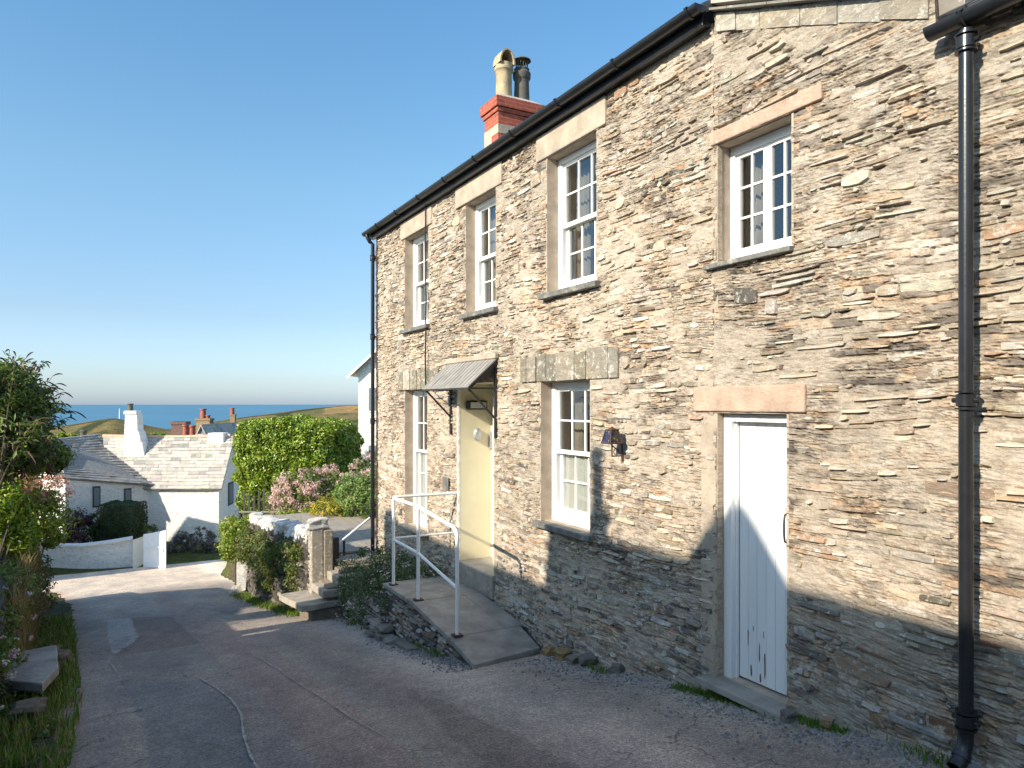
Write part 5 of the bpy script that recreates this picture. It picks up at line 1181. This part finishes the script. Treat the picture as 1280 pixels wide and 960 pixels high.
# grass: blades
def blades(name,n,fn,h,pal,parent=None,lab=None,w=.006):
    r=RNG; pts=np.array([fn() for _ in range(n)]); a=r.uniform(0,2*np.pi,n); hh=r.uniform(*h,size=n); lean=r.uniform(.1,.7,n)
    dx=np.cos(a); dy=np.sin(a); o=np.stack([dx*hh*lean,dy*hh*lean,hh*(1-.25*lean)],1); m_=pts+o*.55+np.stack([0*hh,0*hh,hh*.12],1); s=np.stack([-dy,dx,0*dx],1)*w
    V=np.stack([pts-s,pts+s,m_+s*.8,m_-s*.8,pts+o],1).reshape(-1,3); off=V.mean(0); V=V-off
    me=bpy.data.meshes.new(name); idx=np.arange(n)[:,None]*5
    Fq=(idx+np.array([[0,1,2,3]])).tolist(); Ft=(idx+np.array([[3,2,4]])).tolist(); me.from_pydata(V.tolist(),[],Fq+Ft)
    ws=np.array([p[0] for p in pal],float); ws/=ws.sum(); C=np.array([p[1] for p in pal])[r.choice(len(pal),size=n,p=ws)]*r.uniform(.75,1.25,size=(n,1)); C=np.repeat(np.c_[C,np.ones(n)],5,axis=0)
    me.color_attributes.new('Col','FLOAT_COLOR','POINT').data.foreach_set('color',C.ravel()); me.materials.append(M['grass_blade'])
    ob=bpy.data.objects.new(name,me); ob.location=off; link(ob,parent); return ob
GRASS=[(3,(.10,.17,.03)),(2,(.16,.22,.04)),(1.5,(.26,.26,.08)),(1,(.30,.22,.10)),(1,(.06,.11,.02))]
DRY=[(3,(.30,.21,.10)),(2,(.22,.14,.07)),(1.5,(.20,.20,.06)),(1,(.36,.28,.15))]
def vg(y0,y1,x0,x1,dy=0):
    def f():
        for _ in range(50):
            y=random.uniform(y0,y1); x=random.uniform(x0,x1)+ (BX(y)+1.1)
            if math.sin(x*9+y*2.3)*math.sin(y*3.7-x*4)>-.45 : break
        return (x,y,float(lane_z(y))+.0)
    return f
tag(blades('verge_grass',5200,vg(5,17,-1.05,-.36),(.05,.20),GRASS),'rough grass growing along the left verge','grass',kind='stuff')
def dg():
    y=random.uniform(9.5,17); return (BX(y)+.04+random.uniform(0,.18),y,random.uniform(float(lane_z(y)),btop(y)))
tag(blades('dry_grass',3800,dg,(.1,.32),DRY,w=.005),'dry brown grass hanging on the left bank wall','grass',kind='stuff')
def gdoor():
    y=random.uniform(2.95,4.55); return (WX-.02-abs(random.gauss(0,.05)),y,lane_h(4.05,y)-.005)
tag(blades('step_grass',1500,gdoor,(.02,.06),[(3,(.10,.19,.03)),(1,(.2,.26,.05))],w=.004),'short bright grass along the foot of the wall below the plank door','grass',kind='stuff')
def gwl():
    y=random.uniform(12.4,17.8); return (GWX(y)-.04-abs(random.gauss(0,.12)),y,lane_h(2.65,y)-.01)
tag(blades('lane_grass',3000,gwl,(.05,.14),GRASS[:3]),'bright green grass strip along the foot of the garden wall','grass',kind='stuff')
def gr2():
    k=random.choice([(3.06,7.9),(3.08,7.3),(3.95,2.35),(3.9,5.4),(3.1,10.5),(3.08,9.0)]); return (k[0]+random.gauss(0,.05),k[1]+random.gauss(0,.12),lane_h(k[0],k[1]))
tag(blades('tuft_grass',900,gr2,(.02,.07),GRASS[:2],w=.004),'small tufts of grass at the edge of the lane by the ramp and wall','grass',kind='stuff')
pv=np.array([vg(5.5,17,-1.0,-.42)() for _ in range(70)]); pp=np.repeat(pv,26,axis=0)+RNG.normal(size=(70*26,3))*np.array([.045,.06,.02])+np.array([0,0,.045])
tag(leaves('ground_weeds',pp,np.tile(np.array([[0,0,1.]]),(len(pp),1)),(.03,.075),[(3,(.13,.20,.04)),(2,(.09,.14,.03)),(1.5,(.24,.20,.09)),(1,(.16,.10,.05))],M['leaf'],None,aspect=1.7,spread=.5),'low broad leaved weeds and dead leaves on the left verge','weeds',kind='stuff')
# plants of the bank
WEED=GREEN_MID+[(1,(.24,.20,.08))]
def ell(*a): return list(a)
plant('valerian_clump',(-1.35,14.2,-3.4),'clump with pinkish orange flower heads catching the sun on the left bank','plant',
      [(-1.29,14.64,-1.83,0.4,0.5,0.5),(-1.01,14.94,-2.00,0.32,0.5,0.5),(-1.60,14.35,-1.64,0.4,0.5,0.5)],130,8000,(.05,.11),GREEN_BRIGHT+[(2,(.30,.26,.10))],cr=(.1,.22),
      fl=([(-1.26,14.62,-1.37,0.36,0.45,0.26),(-0.96,14.91,-1.50,0.26,0.4,0.24),(-1.53,14.43,-1.26,0.34,0.4,0.26)],70,3000,(.025,.05),[(3,(.62,.34,.24)),(2,(.66,.45,.34)),(1,(.58,.28,.32)),(1,(.5,.38,.2))],(.05,.12)),stems=14,aspect=2.8)
plant('fern_clump',(-1.5,11,-2.8),'bright yellow green leafy clump at the left edge above the wall','plant',
      [(-1.37,12.40,-1.53,0.26,0.4,0.32),(-1.23,12.56,-1.88,0.2,0.4,0.28)],90,5500,(.06,.13),GREEN_BRIGHT+[(2,(.2,.3,.04))],cr=(.08,.2),aspect=3.2,droop=.2)
plant('bank_weeds',(-1.2,10.5,-3.2),'mixed green weeds with white flowers covering the top of the left wall','plant',
      [(-1.15,10.9,-2.35,.28,.9,.35),(-1.2,9.3,-2.35,.25,.8,.33),(-1.3,12.5,-2.35,.3,.8,.4),(-1.05,8.2,-2.45,.22,.6,.25)],170,7500,(.03,.08),WEED,cr=(.06,.16),
      fl=([(-1.0,10.0,-2.4,.25,.9,.4),(-1.0,8.2,-2.5,.2,.8,.3)],26,500,(.02,.035),[(3,(.75,.75,.68)),(1,(.55,.12,.3))],(.03,.05)),stems=10)
plant('dark_shrub',(-1.05,8.3,-2.9),'small glossy dark green shrub at the bottom left edge','shrub',[(-1.08,8.1,-2.68,.2,.5,.28),(-1.12,7.4,-2.6,.2,.5,.3)],60,3800,(.03,.055),GREEN_DARK+[(1,(.06,.12,.03))],cr=(.06,.13),mat='leaf_glossy')
plant('dead_growth',(-1.2,13.6,-3.6),'brown withered growth hanging over the end of the left wall','plant',[(-1.2,14.0,-3.05,.22,.6,.62),(-1.25,12.9,-2.9,.2,.5,.5)],110,6500,(.03,.08),DRY+[(1,(.10,.12,.04))],cr=(.06,.16),droop=.8,aspect=4)
plant('trailing_bush',(-1.35,15.6,-4.3),'dark trailing bush at the far end of the left bank','shrub',[(-1.3,15.8,-3.4,.3,.7,.7),(-1.45,16.8,-3.6,.35,.7,.6)],80,4500,(.04,.09),GREEN_DARK+[(2,(.15,.12,.05))],cr=(.08,.18))
bl=MB(); bl.tube([(-1.86,18.5,-4.9),(-1.86,18.5,-2.9)],.05,8); tag(bl.build('blue_post',M['blue_post']),'pale blue painted post behind the left bank plants','post')
# buddleia with arching branches
bd=thing('buddleia_tree',(-1.65,12.7,-3.0),'tall arching shrub with dark leaves and brown spent flower spikes at the left edge','tree')
b=MB(); lp=[];ln_=[]; sp_=MB(); r=random.Random(5)
base=Vector((-1.65,12.7,-2.75))
for i in range(5):
    b.tube([base+Vector((r.uniform(-.1,.1),r.uniform(-.1,.1),0)),base+Vector((r.uniform(-.3,.3),r.uniform(-.3,.3),1.2)),base+Vector((r.uniform(-.5,.5),r.uniform(-.5,.5),2.2))],[.05,.035,.02],7)
tips=[P(92,514,11.2),P(78,490,11.4),P(66,470,11.2),P(55,453,10.9),P(32,448,10.7),P(12,438,10.4),P(84,522,10.9),P(70,505,11.4),P(60,485,10.7),P(45,470,11.0),P(40,455,11.4),P(75,530,11.0),P(60,520,10.7),P(55,540,11.0),P(20,445,10.9),P(48,462,10.8),P(70,480,11.0),P(30,460,11.0),P(80,505,10.8)]
for i in range(120): tips.append(P(r.uniform(-50,62),r.uniform(450,585),r.uniform(10.2,11.6)))
for i,tp in enumerate(tips):
    s=base+Vector((r.uniform(-.3,.25),r.uniform(-.4,.3),r.uniform(1.3,2.4))); m=s.lerp(tp,.55)+Vector((0,0,.22)); pts=[]
    for k in range(9):
        t=k/8; pts.append(s*(1-t)**2+m*2*t*(1-t)+tp*t*t)
    b.tube(pts,[.012-.0011*k for k in range(9)],5)
    dirn=(pts[-1]-pts[-2]).normalized()
    for k in range(46):
        t=r.uniform(.15,1); j=min(7,int(t*8)); q=pts[j].lerp(pts[j+1],t*8-j); lp.append(q+Vector((r.gauss(0,.045),r.gauss(0,.045),r.gauss(-.02,.04)))); ln_.append(Vector((r.gauss(0,.5),r.gauss(0,.5),.8)))
    for w in range(2):
        e=pts[-1-w]; d2=(dirn+Vector((r.gauss(0,.35),r.gauss(0,.35),r.gauss(-.1,.25)))).normalized(); L_=r.uniform(.12,.22)
        q=[e+d2*L_*t+Vector((0,0,-.09*t*t)) for t in (0,.3,.6,.85,1)]; sp_.tube(q,[.004,.011,.012,.008,.003],6,c=(.10,.06,.045))
b.build('branches',M['bark'],bd); sp_.build('flower_spikes',M['gravel_mat'],bd)['kind']='stuff'
leaves('foliage',np.array(lp),np.array(ln_),(.08,.16),[(3,(.085,.14,.045)),(2,(.13,.19,.05)),(1.6,(.21,.27,.07)),(.5,(.2,.15,.06))],M['leaf'],bd,aspect=3.6,droop=.5)
p,nn=clumps([(-1.57,12.97,0.18,0.52,0.6,0.45),(-1.32,13.06,-0.30,0.42,0.55,0.38),(-1.18,13.21,-0.75,0.38,0.5,0.3),(-0.91,13.52,-0.85,0.25,0.4,0.2),(-1.49,12.92,-0.65,0.4,0.5,0.45),(-1.20,12.99,0.06,0.3,0.4,0.2)],260,21000,(.1,.24)); leaves('inner_foliage',p,nn,(.06,.13),GREEN_MID+[(3,(.26,.32,.07))],M['leaf'],bd,aspect=3.2,droop=.3)

# ================================================================== BUILDINGS ACROSS THE LANE (out of frame, they cast the lane's shade)
oc=thing('cottage_across',(-6,-1,-1),'white rendered cottage across the lane that shades the foot of the facade','cottage')
b=MB(); b.prism([(-8,-8,-2.5),(-3.2,-8,-2.5),(-3.2,-8,2.2),(-5.5,-8,3.80),(-8,-8,2.1)],(0,12.6,0)); b.build('wall',M['whitewash'],oc)
b=MB(); gable_roof(b,Vector((-3.0,-8.1,2.15)),Vector((-3.0,4.66,2.15)),Vector((-8.2,-8.1,2.0)),Vector((-8.2,4.66,2.0)),Vector((-5.5,-8.1,3.87)),Vector((-5.5,4.66,3.8)),h=.25); b.build('roof',M['roof_slate'],oc)
b=MB(); b.prism([(-5.6,1.46,3.6),(-5.6,2.72,3.6),(-5.6,2.28,4.12),(-5.6,2.10,4.36),(-5.6,1.96,4.22)],(.2,0,0)); b.build('gablet',M['roof_slate'],oc)
b=MB(); b.box(-5.65,-5.35,3.62,3.92,3.5,4.0); b.lathe(-5.5,3.79,[(.10,4.0),(.09,4.5),(.115,4.52),(.115,4.62),(.06,4.62)],12); b.build('chimney_pot',M['pot_clay'],oc)
for (ya,yb,za,zb) in ((-1.2,-.2,.6,1.7),(1.6,2.6,.6,1.7),(-1.2,-.2,-1.4,-.2)):
    b=MB(); b.box(-3.2,-3.16,ya,yb,za,zb); w=b.build('window',M['white_paint'],oc); b=MB(); b.box(-3.165,-3.15,ya+.08,yb-.08,za+.08,zb-.08); b.build('pane',M['window_glass'],w)
b=MB(); b.box(-3.2,-3.15,.3,1.2,-1.9,.1); b.build('door',M['blue_post'],oc)
# unseen walls added to shade lane and facade, slots cut for light strips
hw=thing('shade_wall',(-5.5,8,-1.5),'high wall added out of view on the left bank to shade the facade foot and lane','wall')
b=MB(); x0,x1=-5.65,-5.35
segs=[(4.6,5.85,-2,3.03),(5.85,6.02,.95,3.03),(5.85,6.02,-2,-.1),(6.02,9.42,-2,3.03),(9.42,9.62,.75,3.1),(9.42,9.62,-2,-.45),(9.62,10.05,-2,3.2)]
for s in segs: b.box(x0,x1,*s)
b.build('stonework',M['old_whitewash'],hw)
lw=MB(); tp=[(10.05,.15),(13,.05),(16,-.15),(19,-.75),(20,-1.6),(21,-2.9),(22,-4.2)]
for k in range(len(tp)-1): (ya,za),(yb,zb)=tp[k],tp[k+1]; lw.prism([(x0,ya,-7),(x0,yb,-7),(x0,yb,zb),(x0,ya,za)],(.3,0,0))
tag(lw.build('low_shade_wall',M['old_whitewash']),'long low white wall added out of view behind the left bank to shade the lane','wall')  # added unseen wall, its falling top shaped for the lane's shade
oh=thing('junction_house',(-7,35,-7),'white gabled house left of the junction that shades the forecourt','house')
b=MB(); b.prism([(-5.3,31.4,-8),(-5.3,37.5,-8),(-5.3,37.5,-1.2),(-5.3,34.5,-.25),(-5.3,31.4,-1.1)],(-5,0,0)); b.build('wall',M['whitewash'],oh)
b=MB(); gable_roof(b,Vector((-5.1,31.2,-1.15)),Vector((-10.5,31.2,-1.15)),Vector((-5.1,37.7,-1.25)),Vector((-10.5,37.7,-1.25)),Vector((-5.1,34.5,-.15)),Vector((-10.5,34.5,-.15)),h=.3); b.build('roof',M['roof_slate'],oh)

# ================================================================== LIGHT, SKY, CAMERA
az=math.atan(.2); el=math.atan(.53*math.cos(az)) 
to=Vector((-math.cos(el)*math.cos(az),-math.cos(el)*math.sin(az),math.sin(el)))
sl=bpy.data.lights.new('sun','SUN'); sl.energy=4.2; sl.angle=rad(.55); sl.color=(1,.90,.74)
so=bpy.data.objects.new('sun',sl); so.rotation_euler=to.to_track_quat('Z','Y').to_euler(); link(so)
w=bpy.data.worlds.new('World'); sc.world=w; w.use_nodes=True; nt=w.node_tree; bg=nt.nodes['Background']
sk=nt.nodes.new('ShaderNodeTexSky'); sk.sky_type='NISHITA'; sk.sun_disc=False; sk.sun_elevation=el; sk.sun_rotation=math.atan2(to.x,to.y); sk.altitude=20; sk.air_density=1.0; sk.dust_density=1.0; sk.ozone_density=1.0
tc=nt.nodes.new('ShaderNodeTexCoord'); sx=nt.nodes.new('ShaderNodeSeparateXYZ'); nt.links.new(tc.outputs['Generated'],sx.inputs[0])
cr=nt.nodes.new('ShaderNodeValToRGB'); e=cr.color_ramp.elements
GR=[(0,(.64,.80,1.22)),(.03,(.58,.71,.98)),(.115,(.54,.62,.74)),(.276,(.58,.76,.80)),(.5,(.50,.80,.91)),(.75,(.95,1.05,1.1))]
while len(e)<len(GR): e.new(.5)
for q_,(p_,c_) in zip(e,GR): q_.position=p_; q_.color=(*[v_/1.5 for v_ in c_],1)
nt.links.new(sx.outputs[2],cr.inputs[0]); m1=nt.nodes.new('ShaderNodeVectorMath'); m1.operation='MULTIPLY'; nt.links.new(sk.outputs[0],m1.inputs[0]); nt.links.new(cr.outputs[0],m1.inputs[1])
m2=nt.nodes.new('ShaderNodeVectorMath'); m2.operation='SCALE'; m2.inputs['Scale'].default_value=1.5; nt.links.new(m1.outputs[0],m2.inputs[0]); nt.links.new(m2.outputs[0],bg.inputs[0]); bg.inputs[1].default_value=.15
cam=bpy.data.cameras.new('camera'); co=bpy.data.objects.new('camera',cam); link(co)
cam.sensor_width=36; cam.lens=F/1280*36; cam.shift_y=25/1280; cam.clip_start=.05; cam.clip_end=120000
fwd=Vector((SA,CA,0)); co.rotation_euler=fwd.to_track_quat('-Z','Y').to_euler(); co.location=(0,0,0); sc.camera=co
vs=sc.view_settings; vs.view_transform='Standard'; vs.look='None'; vs.gamma=1; vs.exposure=.86; vs.use_curve_mapping=False
sc.cycles.max_bounces=6; sc.cycles.transparent_max_bounces=12; sc.cycles.use_denoising=True
for o in list(bpy.data.objects):
    if 'org' in o: del o['org']
